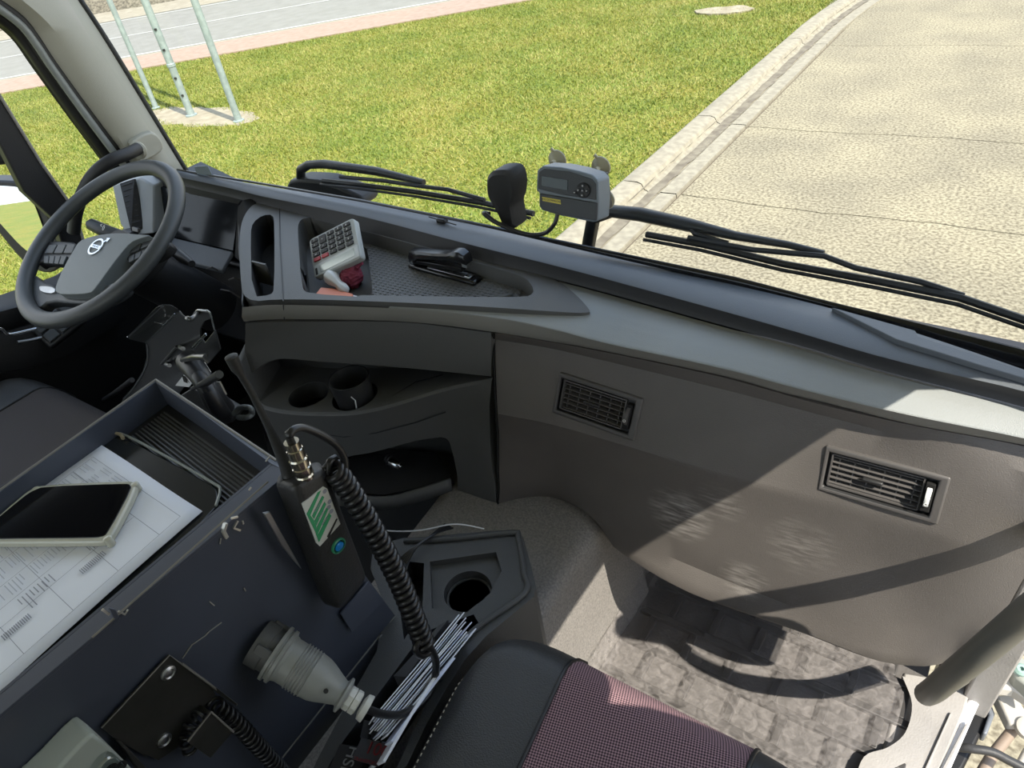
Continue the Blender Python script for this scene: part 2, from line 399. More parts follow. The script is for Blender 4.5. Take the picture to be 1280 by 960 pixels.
# street beyond the lawn
st = struct(prism('street', [sp_(-40, -.15, .012), sp_(50, -.15, .012), sp_(50, 7.6, .012), sp_(-40, 7.6, .012)], (0, 0, -.05), M_asph, sm=False))
for b, wd in ((0, .13), (3.55, .11), (7.25, .13)):
    mesh('road_marking', [sp_(-40, b - wd / 2, .018), sp_(50, b - wd / 2, .018), sp_(50, b + wd / 2, .018), sp_(-40, b + wd / 2, .018)], [(0, 1, 2, 3)], M_line, st)
struct(prism('brick_pavement', [sp_(-40, -2.0, .03), sp_(50, -2.0, .03), sp_(50, -.38, .03), sp_(-40, -.38, .03)], (0, 0, -.06), M_brick, sm=False))
vg = struct(prism('street_verge', [sp_(-40, -.38, .022), sp_(50, -.38, .022), sp_(50, -.15, .022), sp_(-40, -.15, .022)], (0, 0, -.05), M_verge, sm=False))
rows = []
for b, z in ((7.6, .02), (8.5, .05), (9.3, .12), (10.2, .9), (11.5, 1.7), (14, 2.2), (20, 2.4)):
    rows.append([Vector(sp_(lerp(-40, 50, k / 90), b + (random.uniform(-.15, .15) if b > 9 else 0), z + (random.uniform(-.12, .12) if z > .5 else 0))) for k in range(91)])
struct(loft('road_bank', rows[2:], M_bank)); struct(loft('far_verge', rows[:3], M_verge))
# bare soil around the poles
rg = random.Random(3)
pp = [Vector((-11.45 + 1.5 * math.cos(t) * (1 + .12 * rg.uniform(-1, 1)), 6.95 + .42 * math.sin(t) * (1 + .2 * rg.uniform(-1, 1)), .006)) for t in [2 * math.pi * i / 36 for i in range(36)]]
tag(prism('soil_patch', smooth(pp, 1, True), (0, 0, -.02), M_dirt, sm=False), 'bare pale soil patch around the feet of the three poles', 'soil')
pp = [Vector((-4.9 + .5 * math.cos(t) * (1 + .15 * rg.uniform(-1, 1)), 13.4 + .28 * math.sin(t) * (1 + .2 * rg.uniform(-1, 1)), .03)) for t in [2 * math.pi * i / 24 for i in range(24)]]
tag(prism('soil_patch', smooth(pp, 1, True), (0, 0, -.04), M_dirt, sm=False), 'small bare earth spot in the lawn at the top of the view near the kerb', 'soil')
for (bx, by), (tx, ty), lb, rr in (((-12.98, 7.12), (125, 0), 'leftmost of the three grey flagpoles on the lawn, next to the windscreen pillar', .045),
                     ((-11.655, 6.936), (180, 0), 'middle grey flagpole of three on the lawn, with a jointed scuffed foot', .06),
                     ((-10.31, 6.876), (240, 0), 'rightmost of the three grey flagpoles on the lawn', .055)):
    t = thing('flagpole', lb, 'pole', (bx, by, 0), 'flagpoles on the lawn')
    tube('pole', [(bx, by, 0), (bx, by, 1.5), (bx, by, 7.5)], [rr, rr, rr * .8], M_gvz, t, 16)
    lathe('base_flange', [(rr * 1.6, 0), (rr * 1.6, .02), (rr * 1.08, .03), (rr * 1.08, .09)], (bx, by, .004), (0, 0, 1), M_gvz, t, 20)
    if rr == .06:
        lathe('joint_collar', [(rr, 0), (rr * 1.15, .01), (rr * 1.15, .05), (rr, .06)], (bx, by, .78), (0, 0, 1), M_gvz, t, 20)
        for zz in (.35, .62, 1.05, 1.35): box('bolt_hole', None, (bx + .045, by - .045, zz), (.03, .03, .03), M_black, t)
# ================================================================== CAB SHELL
XL, XR = -1.97, .145
def glassmat(name, tint, gl=.06):
    m = bpy.data.materials.new(name); m.use_nodes = True; n = m.node_tree.nodes; l = m.node_tree.links; n.clear()
    o = n.new('ShaderNodeOutputMaterial'); t = n.new('ShaderNodeBsdfTransparent'); t.inputs[0].default_value = (*tint, 1)
    g_ = n.new('ShaderNodeBsdfGlossy'); g_.inputs['Roughness'].default_value = .01; x = n.new('ShaderNodeMixShader'); x.inputs[0].default_value = gl
    l.new(t.outputs[0], x.inputs[1]); l.new(g_.outputs[0], x.inputs[2]); l.new(x.outputs[0], o.inputs[0]); return m
M_glass = glassmat('windscreen glass', (.95, .97, .95), .03)
M_roof = mat('pale roof lining', (.70, .68, .64), .9)
M_backw = mat('pale rear wall trim', (.55, .54, .51), .8)
M_door = mat('black door trim', (.010, .010, .011), .5, bump=.3, bscale=500)
Yb = -.95
struct(box('ceiling', None, ((XL + XR) / 2, .05, 3.42), (XR - XL + .1, 2.1, .05), M_roof))
wb = struct(box('wall_back', None, ((XL + XR) / 2, Yb, 2.45), (XR - XL + .1, .05, 1.9), M_backw))
cut(wb, [box('c', None, ((XL + XR) / 2, Yb, 2.75), (1.75, .2, .85), M_backw)])
struct(box('added_rear_window', None, ((XL + XR) / 2, Yb, 2.75), (1.75, .006, .85), M_glass))  # unseen rear window, added to let more skylight into the cab
struct(box('floor', None, ((XL + XR) / 2 - .03, .15, 1.515), (XR - XL - .06, 2.2, .05), mat('cab floor rubber', (.03, .03, .03), .8)))
# bulkhead below the windscreen, behind the dashboard
struct(hexa('wall_front', [(XL, 1.12, 1.5), (XR, 1.08, 1.5), (XR, 1.0, 2.24), (XL, 1.10, 2.24)], [(XL, 1.16, 1.5), (XR, 1.12, 1.5), (XR, 1.04, 2.24), (XL, 1.14, 2.24)], M_black))
# windscreen: slightly raked
def wy(x): return .905 - .052 * x
struct(loft('window_1', [[Vector((x, wy(x) + .012 + dy, z)) for x in np.linspace(XL + .03, XR - .01, 12)] for z, dy in ((2.318, .01), (3.3, -.13))], M_glass))
# passenger side: open doorway  (header, rear pillar with made-up slant, front pillar, below the sill)
def wallr(name, y0, y1, z0, z1, m): return struct(box(name, None, (XR + .03, (y0 + y1) / 2, (z0 + z1) / 2), (.06, y1 - y0, z1 - z0), m, b=.008))
hd = [(.335, 2.40), (.305, 2.474), (.25, 2.57), (.255, 2.60), (.30, 2.612), (.62, 2.612), (.70, 2.606), (.745, 2.585), (.77, 2.54), (.795, 2.44), (.817, 2.34), (.845, 2.24), (.98, 2.24), (.95, 3.43), (-.95, 3.43), (-.95, 1.5), (.43, 1.5), (.43, 2.0), (.40, 2.22)]  # doorway outline shaped to bound the sun patches inside; rear slant invented
struct(prism('wall_right', [(XR, y, z) for y, z in hd], (.06, 0, 0), M_beige, b=.004))
struct(prism('pillar_right', [(XR + .012, y, z) for y, z in ((.865, 2.24), (.98, 2.24), (1.12, 1.5), (.93, 1.5), (.90, 1.75))], (.045, 0, 0), M_sill, b=.004))
# driver side: A pillar trim, door with window
def wl(pts, x): return [at(px, py, x=x) for px, py in pts]
pa = [(85, -18), (130, 50), (182, 135), (232, 217)]
pb = [(5, -18), (62, 31), (100, 90), (147, 170), (176, 214)]
pc = [(-25, -10), (25, 22), (62, 75), (105, 133), (150, 190), (164, 208)]
n = 24
ra = resamp(cat([at(px, py, y=lerp(1.005, 1.045, (py + 18) / 235)) for px, py in pa], 6), n)
rb = resamp(cat(wl(pb, XL + .045), 6), n); rc = resamp(cat(wl(pc, XL + .015), 6), n)
up = lambda r, k=1.0: [r[0] + (r[0] - r[1]).normalized() * .55] + r
ra2 = [Vector((p.x - .03, p.y + .02, p.z)) for p in ra]
mid = [(a + b) / 2 + Vector((.012, -.012, 0)) for a, b in zip(ra, rb)]
struct(loft('pillar_left', [up(ra2), up(ra), up(mid), up(rb), up(rc)], M_beige, ang=50))
struct(tube('trim_1', [p + Vector((-.004, .008, 0)) for p in up(ra)], .007, M_seal))
# door window seals: nested loops running down the window edge
pd = [(-25, 8), (19, 44), (47, 81), (88, 140), (131, 200), (140, 212)]
def seal(name, off, r, m, dx=0):
    pts = cat([a.lerp(b, off) for a, b in zip(resamp(cat(wl(pc, XL + .01), 6), 12), resamp(cat(wl(pd, XL - .01), 6), 12))], 3)
    struct(tube(name, [p + Vector((dx, 0, 0)) for p in up(pts)], r, m, seg=10))
seal('trim_2', .14, .018, M_seal); seal('trim_3', .50, .009, mat('grey door channel', (.26, .28, .27), .3), .022); seal('trim_4', .72, .016, M_seal)
seal('trim_5', .95, .010, M_seal); seal('trim_6', .32, .016, M_seal)
rd = resamp(cat(wl(pd, XL - .015), 6), n); re_ = resamp(cat(wl(pc, XL + .005), 6), n)
struct(loft('trim_7', [up([p + Vector((-.02, 0, 0)) for p in re_]), up([p + Vector((-.02, 0, 0)) for p in rd])], M_seal, t=.02))
# side wall behind the door window and below it
sill_z = 2.16
struct(prism('wall_left', [(XL, -.95, 1.5), (XL, 1.12, 1.5), (XL, 1.12, 2.26), (XL, .93, 2.205), (XL, .60, sill_z), (XL, -.35, 2.155), (XL, -.35, 3.0), (XL, .62, 3.02), (XL, .72, 2.98), (XL, 1.0, 3.40), (XL, -.95, 3.43)], (-.05, 0, 0), M_door, b=.003))
struct(mesh('window_2', [(XL - .035, -.4, 2.1), (XL - .035, 1.05, 2.1), (XL - .035, .98, 3.1), (XL - .035, -.4, 3.1)], [(0, 1, 2, 3)], M_glass, sm=False))
# door inner panel with armrest, switches and chrome strips
dp = thing('driver_door_panel', 'black driver door panel with armrest and two silver strips under the side window', 'door panel', (XL, .3, 1.9))
def door_pt(px, py, x=XL + .05): return at(px, py, x=x)
t1 = [door_pt(-60, 408), door_pt(20, 386), door_pt(60, 372), door_pt(140, 340)]
loft('top_rail', [[p + Vector((-.05, 0, .02)) for p in t1], t1, [p + Vector((0.0, 0, -.05)) for p in t1]], M_door, dp, t=.01)
arm = [door_pt(-60, 452, XL + .09), door_pt(30, 440, XL + .09), door_pt(75, 425, XL + .09), door_pt(150, 380, XL + .07)]
loft('armrest', [[p + Vector((-.09, .0, .05)) for p in arm], [p + Vector((-.02, .0, .055)) for p in arm], arm, [p + Vector((-.01, 0, -.05)) for p in arm], [p + Vector((-.09, 0, -.08)) for p in arm]], M_door, dp, ang=50)
tube('silver_strip', cat([door_pt(-40, 405, XL + .098), door_pt(0, 411, XL + .098), door_pt(12, 418, XL + .098), door_pt(45, 411, XL + .098)], 6), .004, M_chrome, dp)
tube('silver_strip', cat([door_pt(22, 428, XL + .1), door_pt(44, 424, XL + .1), door_pt(66, 418, XL + .1)], 6), .0045, M_metal, dp)
Msw = frame(door_pt(85, 397, XL + .11), (.6, -.35, .8), (0, 1, 0))
box('switch_panel', Msw, (0, 0, 0), (.16, .075, .02), M_black, dp, .006)
for i in range(4):
    for j in range(2): box('window_switch', Msw, (-.055 + .036 * i, -.016 + .032 * j, .012), (.03, .026, .008), M_wheel, dp, .002)
# divider bar between door window and quarter window
bw = [at(-40, 90, x=XL - .02), at(40, 200, x=XL - .02), at(103, 300, x=XL - .02), at(112, 335, x=XL - .02)]
bb = [at(-5, 120, x=XL - .02), at(55, 200, x=XL - .02)]
q = [at(-30, 85, x=XL - .02), at(52, 178, x=XL - .02), at(105, 262, x=XL - .02), at(122, 330, x=XL - .02), at(98, 330, x=XL - .02), at(70, 270, x=XL - .02), at(30, 225, x=XL - .02), at(-40, 120, x=XL - .02)]
q = [at(-150, -123, x=XL - .02), at(0, 120, x=XL - .02), at(50, 203, x=XL - .02), at(92, 262, x=XL - .02), at(116, 330, x=XL - .02), at(90, 345, x=XL - .02), at(68, 275, x=XL - .02), at(30, 240, x=XL - .02), at(-8, 165, x=XL - .02), at(-165, -75, x=XL - .02)]
db = thing('door_window_divider', 'slanting black bar dividing the driver side window, behind the steering wheel', 'window bar', (XL, .6, 2.15))
prism('bar', q, (-.03, 0, 0), M_door, db, b=.004)
tube('edge_seal', [at(-148, -121, x=XL - .018), at(51, 203, x=XL - .018), at(93, 262, x=XL - .018), at(104, 300, x=XL - .018), at(109, 335, x=XL - .018)], .0035, M_sill, db)
# exterior mirror
em = thing('exterior_mirror', 'black framed outside mirror reflecting sky and grass beyond the driver window', 'mirror', (-2.35, .62, 2.0))
mc = at(15, 262, x=-2.33); mn = Vector((.50, -.85, .14)).normalized()
def mp(px, py, o=0): return onpl(px, py, mc + mn * o, mn)
mout = [(-60, 225), (20, 226), (36, 230), (46, 240), (70, 290), (80, 330), (60, 345), (30, 330), (5, 300), (-20, 268), (-60, 240)]
prism('mirror_housing', smooth([mp(x, y) for x, y in mout], 2, True), -mn * .07, M_black, em, b=.006)
mg = [(-50, 232), (10, 232), (32, 236), (40, 248), (54, 285), (62, 310), (48, 322), (30, 312), (5, 285), (-25, 250), (-50, 240)]
M_mirror = mat('mirror glass', (.92, .94, .93), .01, 1)
prism('mirror_glass', smooth([mp(x, y, .004) for x, y in mg], 2, True), -mn * .003, M_mirror, em, sm=False)
tube('mirror_arm', cat([at(-30, 150, x=-2.25), at(10, 195, x=-2.25), at(42, 236, x=-2.28), at(60, 262, x=-2.3)], 5), .016, M_black, em)
prism('upper_housing', smooth([at(x, y, x=-2.22) for x, y in ((-40, 120), (-5, 165), (14, 190), (16, 200), (8, 207), (-20, 205), (-60, 190))], 2, True), (-.06, .0, 0), M_black, em, b=.006)
# grab handle on the driver's pillar
gh = thing('pillar_grab_handle', 'black curved grab handle running from a beige boss on the driver pillar', 'grab handle', at(165, 190, x=-1.9))
hp = cat([at(172, 186, x=-1.86), at(158, 193, x=-1.84), at(140, 200, x=-1.84), at(122, 213, x=-1.86), at(108, 232, x=-1.89), at(96, 262, x=-1.92), at(92, 290, x=-1.95)], 6)
tube('handle', hp, .0155, M_rubber, gh, 14)
bc = [at(x, y, x=-1.885) for x, y in ((160, 180), (186, 164), (199, 170), (205, 184), (200, 192), (178, 203), (172, 199), (169, 188))]
prism('handle_boss', smooth(bc, 1, True), (-.08, .03, 0), M_beige, gh, b=.004)
lathe('boss_socket', [(.021, 0), (.023, .006), (.019, .012), (.017, .012)], at(174, 187, x=-1.868), (hp[2] - hp[0]), M_beige, gh, 20)
# small ticket stuck to the glass corner
tk = prism('windscreen_sticker', [at(x, y, y=.995) for x, y in ((243, 208), (260, 207), (267, 220), (248, 219))], (0, -.002, 0), mat('bluish sticker', (.16, .20, .26), .4), sm=False)
tag(tk, 'small blue-grey sticker at the lower left corner of the windscreen', 'sticker')

# ================================================================== WIPERS AND OUTSIDE DETAILS
def wiper(lb, arm, arm_r, blade, extra):
    t = thing('windscreen_wiper', lb, 'wiper', arm[0], 'windscreen wipers')
    tube('wiper_arm', arm, [r * .82 for r in arm_r], M_black, t, 8)
    tube('wiper_blade', blade, .0058, M_rubber, t, 6)
    tube('blade_carrier', extra, .0045, M_rubber, t, 6)
    tube('blade_rubber', [p + Vector((0, -.012, -.004)) for p in blade], .003, M_black, t, 6)
    return t
wyy = 1.06
w1 = wiper('shorter black wiper in front of the lawn, its arm bent over a low cover',
      [at(376, 224, y=1.12), at(376, 212, y=1.11), at(386, 206, y=1.10), at(405, 205, y=1.10), at(470, 214, y=1.08), at(530, 228, y=1.07)],
      [.014, .014, .013, .013, .012, .008],
      [at(404, 226, y=1.07), at(450, 231, y=1.065), at(520, 240, y=1.06), at(600, 253, y=1.05), at(667, 267, y=1.045)],
      [at(425, 221, y=1.06), at(480, 226, y=1.06), at(520, 232, y=1.06), at(560, 237, y=1.055), at(606, 250, y=1.05)])
w2 = wiper('long black wiper on the passenger side above the concrete driveway',
      [at(733, 320, y=1.08), at(742, 272, y=1.06), at(765, 264, y=1.055), at(800, 268, y=1.05), at(860, 281, y=1.045), at(920, 295, y=1.04), at(985, 306, y=1.035), at(1030, 317, y=1.03)],
      [.017, .017, .014, .015, .014, .009, .007, .006],
      [at(808, 293, y=1.03), at(880, 306, y=1.025), at(980, 330, y=1.02), at(1100, 352, y=1.01), at(1200, 372, y=1.0), at(1290, 403, y=.99)],
      [at(860, 297, y=1.025), at(940, 312, y=1.025), at(1030, 320, y=1.02), at(1070, 335, y=1.015), at(1150, 352, y=1.01), at(1205, 370, y=1.005)])
tube('arm_link', [at(862, 284, y=1.04), at(868, 292, y=1.03), at(910, 304, y=1.03)], .004, M_black, w2, 6)
cv = [at(x, y, y=1.10) for x, y in ((357, 233), (362, 224), (400, 226), (410, 229), (447, 244), (455, 252), (450, 262), (357, 248))]
o = prism('wiper_cover', smooth(cv, 1, True), (0, .06, 0), M_rubber, b=.008); tag(o, 'low black hump-shaped cover under the bent wiper arm', 'cover')
# black windscreen foot seal / frit
n = 40
l0 = resamp([at(x, y, y=wy(at(x, y, z=2.33).x) + .004) for x, y in ((222, 212), (300, 225), (454, 251), (606, 281), (720, 304), (930, 348), (1026, 374), (1127, 398), (1280, 436), (1400, 468))], n)
l1 = [p + Vector((0, -.001, -.02)) for p in l0]
l1 = resamp([at(x, y, y=wy(at(x, y, z=2.33).x)) for x, y in ((222, 214), (300, 226.5), (454, 253), (606, 284), (720, 311), (939, 361), (1040, 386), (1144, 416), (1280, 462), (1400, 500))], n)
struct(loft('trim_8', [l0, l1], mat('glossy black glass border', (.01, .01, .011), .15), t=.004))
from mathutils.bvhtree import BVHTree
def hit(o, px, py, lift=.0005):
    dg = bpy.context.evaluated_depsgraph_get(); bv = BVHTree.FromObject(o, dg); mw = WM(o)
    iv = mw.inverted(); a = iv @ CAM; d = (iv.to_3x3() @ ray(px, py)).normalized()
    h = bv.ray_cast(a, d)
    return (mw @ h[0]) + (mw.to_3x3() @ h[1]).normalized() * lift if h[0] else None
# ================================================================== DASHBOARD
dash = thing('dashboard', 'long grey and black dashboard under the windscreen with centre tray, shelf and round-cornered vents', 'dashboard', (-.6, .85, 2.0))
N = 60
EXTX = 1400
def line(pix, zs, n=N, sm_=0):
    pts = [at(x, y, z=(zs if not isinstance(zs, (list, tuple)) else zs[i])) for i, (x, y) in enumerate(pix)]
    a, b = pts[-2], pts[-1]
    return resamp(cat(pts, 6), n)
# --- windscreen ledge
Ledge0 = line([(221, 212.5), (300, 227), (454, 253), (606, 284), (720, 311), (939, 361), (1040, 386), (1144, 416), (1280, 462), (1390, 502)], 2.33)
L1 = line([(215, 219.5), (286, 235), (330, 246), (449, 270), (580, 304), (720, 339), (900, 388), (999, 416), (1090, 443), (1177, 465), (1280, 489), (1390, 522)], 2.322)
L2 = line([(215, 225), (290, 242), (335, 254), (449, 283), (580, 315.5), (720, 349), (900, 398), (1019, 429), (1098, 453), (1280, 499), (1390, 532)], 2.302)
lb = [p + Vector((0, .05, -.05)) for p in Ledge0]
md = [a.lerp(b, .5) + Vector((0, 0, .003)) for a, b in zip(Ledge0, L1)]
l1a = [a.lerp(b, .04) + Vector((0, 0, .001)) for a, b in zip(L1, Ledge0)]
loft('windscreen_ledge', [lb, Ledge0, md, l1a, L1], M_ledge, dash, ang=60)
loft('groove_strip', [[p + Vector((0, .004, -.001)) for p in L1], L2, [p + Vector((0, -.004, -.008)) for p in L2]], M_groove, dash, ang=60)
# small ledge clip and vent slot on the right of the ledge
box('ledge_clip', frame(at(553, 277, z=2.33), (0, -.1, 1), (1, -.05, 0)), (0, 0, .003), (.022, .014, .010), M_black, dash, .003)
tube('ledge_slot', [at(536, 271, z=2.334), at(570, 281, z=2.334)], .0012, M_black, dash, 6)
prism('corner_speaker_panel', [at(x, y, z=2.336) for x, y in ((1040, 384), (1144, 413), (1148, 420), (1280, 463), (1340, 490), (1230, 458), (1120, 424))], (0, 0, -.008), M_ledge, dash, b=.001)
# --- light top cover, right of and around the centre module
L3p = [(303, 384), (355, 381), (505, 386), (617, 397), (690, 411), (760, 429), (900, 459), (979, 480), (1038, 495), (1137, 518), (1272, 545), (1400, 574)]
L3 = line(L3p, 2.276)
L4 = line([(305, 402), (355, 399), (505, 402), (617, 415), (690, 427), (760, 440), (900, 469), (979, 491), (1038, 505), (1137, 530), (1262, 553), (1400, 580)], 2.250)
# front strip goes all along
L3b = [a.lerp(b, .12) + Vector((0, 0, .0015)) for a, b in zip(L3, L4)]
# top surface: from groove to L3, split at the module seam
def xat(row, x):
    for a, b in zip(row, row[1:]):
        if a.x <= x <= b.x: return a.lerp(b, (x - a.x) / (b.x - a.x))
    return row[-1] if x > row[-1].x else row[0]
top_rows = []
xs = [lerp(-.86, .16, i / (N - 1)) for i in range(N)]
T2 = [xat(L2, x) for x in xs]; T3 = [xat(L3, x) for x in xs]
for k in range(7):
    t = k / 6; top_rows.append([a.lerp(b, t) + Vector((0, -.002 * (k == 0), (-.012 if k == 0 else -.008 * (1 - t) + .004 * math.sin(math.pi * t)))) for a, b in zip(T2, T3)])
T4 = [xat(L4, x) for x in xs]
top_rows.append([a.lerp(b, .35) + Vector((0, -.002, 0)) for a, b in zip(T3, T4)])
TOPROWS = top_rows[:-1] + [[p + Vector((0, -.0005, -.001)) for p in T3]]
loft('front_strip', [L3, L3b, [a.lerp(b, .6) + Vector((0, -.004, 0)) for a, b in zip(L3, L4)], L4, [p + Vector((0, .012, -.001)) for p in L4]], M_strip, dash, ang=60)
# --- centre module top: raised bezel, tray, pocket
zt = 2.288
MN = Vector((-.0027, -.0578, 1)).normalized(); MC = Vector((-1.1, .65, 2.280))
def MT(px, py, dz=0): p = onpl(px, py, MC, MN); return p + Vector((0, 0, dz))
def MF(px, py, dz=0): return onpl(px, py, MC + Vector((0, 0, dz)), MN)
outer = [(299, 300), (302, 275), (314, 256), (335, 247), (360, 247), (395, 260), (449, 277), (580, 318), (680, 344), (700, 352), (722, 370), (738, 388), (736, 391), (715, 391), (600, 383), (505, 378), (355, 373), (304, 378), (300, 340)]
outer_s = [MT(x, y) for x, y in outer]
top = prism('centre_module_top', smooth(outer_s, 2, True), (0, 0, -.075), M_mod, dash, b=0)
# light cover, left out under the raised module
ring = [(p.x, p.y) for p in smooth(outer_s, 2, True)]
def pip(x, y, poly):
    c_ = False; j = len(poly) - 1
    for i in range(len(poly)):
        (a, b), (c0, d) = poly[i], poly[j]
        if (b > y) != (d > y) and x < (c0 - a) * (y - b) / (d - b) + a: c_ = not c_
        j = i
    return c_
g0 = [resamp(r, 220) for r in TOPROWS]; g1 = [[None] * 220 for _ in range(31)]
for j in range(220):
    col = resamp([r[j] for r in g0], 31)
    for i in range(31): g1[i][j] = col[i]
v, f = loftmesh(g1); ins = [pip(p.x, p.y, ring) for p in v]
f = [q for q in f if not all(ins[i] for i in q)]
o = mesh('top_cover', v, f, M_cover, dash, True, 60)
bm = bmesh.new(); bm.from_mesh(o.data); bmesh.ops.delete(bm, geom=[q for q in bm.verts if not q.link_faces], context='VERTS'); bm.to_mesh(o.data); bm.free()
rim = [(372, 290), (373, 278), (380, 272), (400, 272), (456, 289), (560, 318), (640, 341), (657, 347), (666, 358), (667, 367), (655, 372), (500, 370), (385, 367), (377, 360)]
c1 = prism('c', smooth([MT(x, y) for x, y in rim], 2, True), (0, 0, -.032), M_mod); 
for v_ in c1.data.vertices[:len(c1.data.vertices) // 2]: v_.co.z += .02
left = [(372, 290), (373, 278), (380, 272), (400, 272), (452, 288), (457, 310), (462, 345), (466, 372), (385, 367), (377, 360)]
c2 = prism('c', smooth([MT(x, y) for x, y in left], 1, True), (0, 0, -.062), M_mod)
for v_ in c2.data.vertices[:len(c2.data.vertices) // 2]: v_.co.z += .02
pock = [(313, 292), (316, 278), (328, 269), (341, 268), (343, 280), (343, 362), (338, 369), (315, 371)]
c3 = prism('c', smooth([MT(x, y) for x, y in pock], 1, True), (0, 0, -.07), M_deep)
for v_ in c3.data.vertices[:len(c3.data.vertices) // 2]: v_.co.z += .02
cut(top, [c1, c2, c3]); bev(top, .004, 3, 50)
# thin seam lines beside the pocket and tray surround
def seam(name, pts, r=.0011, m=M_black, par=dash): return tube(name, pts, r, m, par, 6)
seam('seam', cat([MF(x, y, .0008) for x, y in ((349, 247), (350, 300), (352, 340), (354, 377))], 4))
seam('seam', [xat(L3, at(355, 381, z=2.276).x) + Vector((0, -.001, .001)), xat(L4, at(356, 399, z=2.25).x) + Vector((0, -.001, 0))])
seam('seam', [p + Vector((0, 0, .003)) for p in cat([at(x, y, z=2.290) for x, y in ((395, 256), (449, 273), (520, 296), (600, 319), (680, 341), (700, 344), (730, 352))], 4)], .0012)
pw = [at(343, 341, z=2.262), at(314, 342, z=2.262)]
box('pocket_divider', None, ((pw[0] + pw[1]) / 2), ((pw[0] - pw[1]).length * .8, .004, .05), M_mod, dash)
# ribbed rubber mat on the tray floor
zf = zt - .027
matp = [(459, 305), (560, 333), (640, 354), (652, 362), (648, 376), (600, 378), (500, 376), (467, 376)]
mo = prism('tray_mat', [MF(x, y, -.0312) for x, y in matp], (0, 0, .0012), M_mod, dash)
v, f = [], []
poly = [(p.x, p.y) for p in [MF(x, y, -.0312) for x, y in matp]]
def inside(x, y):
    c_ = False; j = len(poly) - 1
    for i in range(len(poly)):
        (a, b), (c0, d) = poly[i], poly[j]
        if (b > y) != (d > y) and x < (c0 - a) * (y - b) / (d - b) + a: c_ = not c_
        j = i
    return c_
ii = 0
y = .70
while y < .98:
    x = -1.2
    while x < -.6:
        up_ = (ii % 2) * .5
        cx, cy = x, y
        for s in (1, -1):
            px_, py_ = cx + (.003 if s > 0 else -.003), cy + s * .003
            if inside(px_, py_):
                k0 = len(v); dx, dy = .0036, .0022 * s
                p0 = Vector((px_ - dx, py_ - dy, zf + .001)); p1 = Vector((px_ + dx, py_ + dy, zf + .001)); nn = Vector((-dy, dx, 0)).normalized() * .0011
                v += [p0 + nn, p0 - nn, p1 - nn, p1 + nn, (p0 + p1) / 2 + Vector((0, 0, .0018))]
                f += [(k0, k0 + 1, k0 + 4), (k0 + 1, k0 + 2, k0 + 4), (k0 + 2, k0 + 3, k0 + 4), (k0 + 3, k0, k0 + 4)]
        x += .0125
    y += .0075; ii += 1
v = [Vector((p.x, p.y, p.z - zf + MC.z - .0312 - (MN.x * (p.x - MC.x) + MN.y * (p.y - MC.y)) / MN.z)) for p in v]
pt = mesh('tray_mat_pattern', v, f, M_mod, mo, False); pt['kind'] = 'stuff'
# --- face panels
def off(x): return 0 if x > -.66 else -.155 * (min(1.2, (-.66 - x) / .48)) ** 1.5
def F(x, z): return .772 - .24 * (2.25 - z) + off(x) if z > 2.0 else .712 - .10 * (2.0 - z) + off(x)
# right face: from the strip down to the curved bottom edge
M_ = 44
def frow(pix, zs, n=M_): return resamp(cat([(at(x, y, x=zs[i][1]) if isinstance(zs, list) and isinstance(zs[i], tuple) else at(x, y, z=(zs[i] if isinstance(zs, list) else zs))) for i, (x, y) in enumerate(pix)], 5), n)
r0 = frow([(619, 417), (690, 428), (760, 441), (900, 471), (1019, 504), (1137, 531), (1262, 554), (1330, 571)], 2.2495)
r1 = frow([(619, 424), (690, 436), (760, 452), (900, 486), (1019, 517), (1137, 548), (1262, 585), (1330, 604)], 2.226)
r2 = frow([(622, 517), (687, 530), (775, 555), (900, 593), (1000, 618), (1100, 645), (1209, 679), (1290, 706)], [2.118, 2.112, 2.11, 2.107, 2.105, 2.105, 2.105, ('x', .139)])
r3 = frow([(624, 560), (690, 565), (770, 600), (880, 650), (1000, 700), (1100, 735), (1188, 750), (1262, 755)], [2.03, 2.035, 2.02, 2.0, 1.98, 1.975, 1.997, ('x', .133)])
r4 = frow([(625, 612), (690, 612), (760, 660), (870, 710), (1000, 762), (1090, 797), (1165, 800), (1233, 785)], [1.92, 1.925, 1.905, 1.893, 1.886, 1.886, 1.906, ('x', .120)])
r5 = frow([(625, 637), (655, 629), (695, 627), (735, 638), (757, 668), (775, 690), (860, 740), (1000, 790), (1090, 824), (1150, 833), (1180, 829), (1197, 821)], [1.87, 1.87, 1.87, 1.865, 1.86, 1.86, 1.853, 1.85, 1.85, 1.852, 1.864, ('x', .102)])
def mixr(a, b, t, o=0): return [p.lerp(q, t) + Vector((0, o, 0)) for p, q in zip(a, b)]
rows = [mixr(r0, r1, 0), mixr(r0, r1, .12), r1, mixr(r1, r2, .33, -.001), mixr(r1, r2, .66, -.001), mixr(r1, r2, .97), r2, mixr(r2, r3, .1, 0), mixr(r2, r3, .5, .002), r3, mixr(r3, r4, .5, -.002), r4, mixr(r4, r5, .5, -.003), mixr(r4, r5, .9, -.002), r5]
face = body('passenger_face_panel', rows, (0, .12, .0), M_face, dash, ang=24)
nt_ = M_face.node_tree; n_ = nt_.nodes; l_ = nt_.links; b_ = n_['Principled BSDF']; src = b_.inputs['Base Color'].links[0].from_socket
bpy.context.view_layer.update()
tc_ = n_.new('ShaderNodeTexCoord'); acc = None
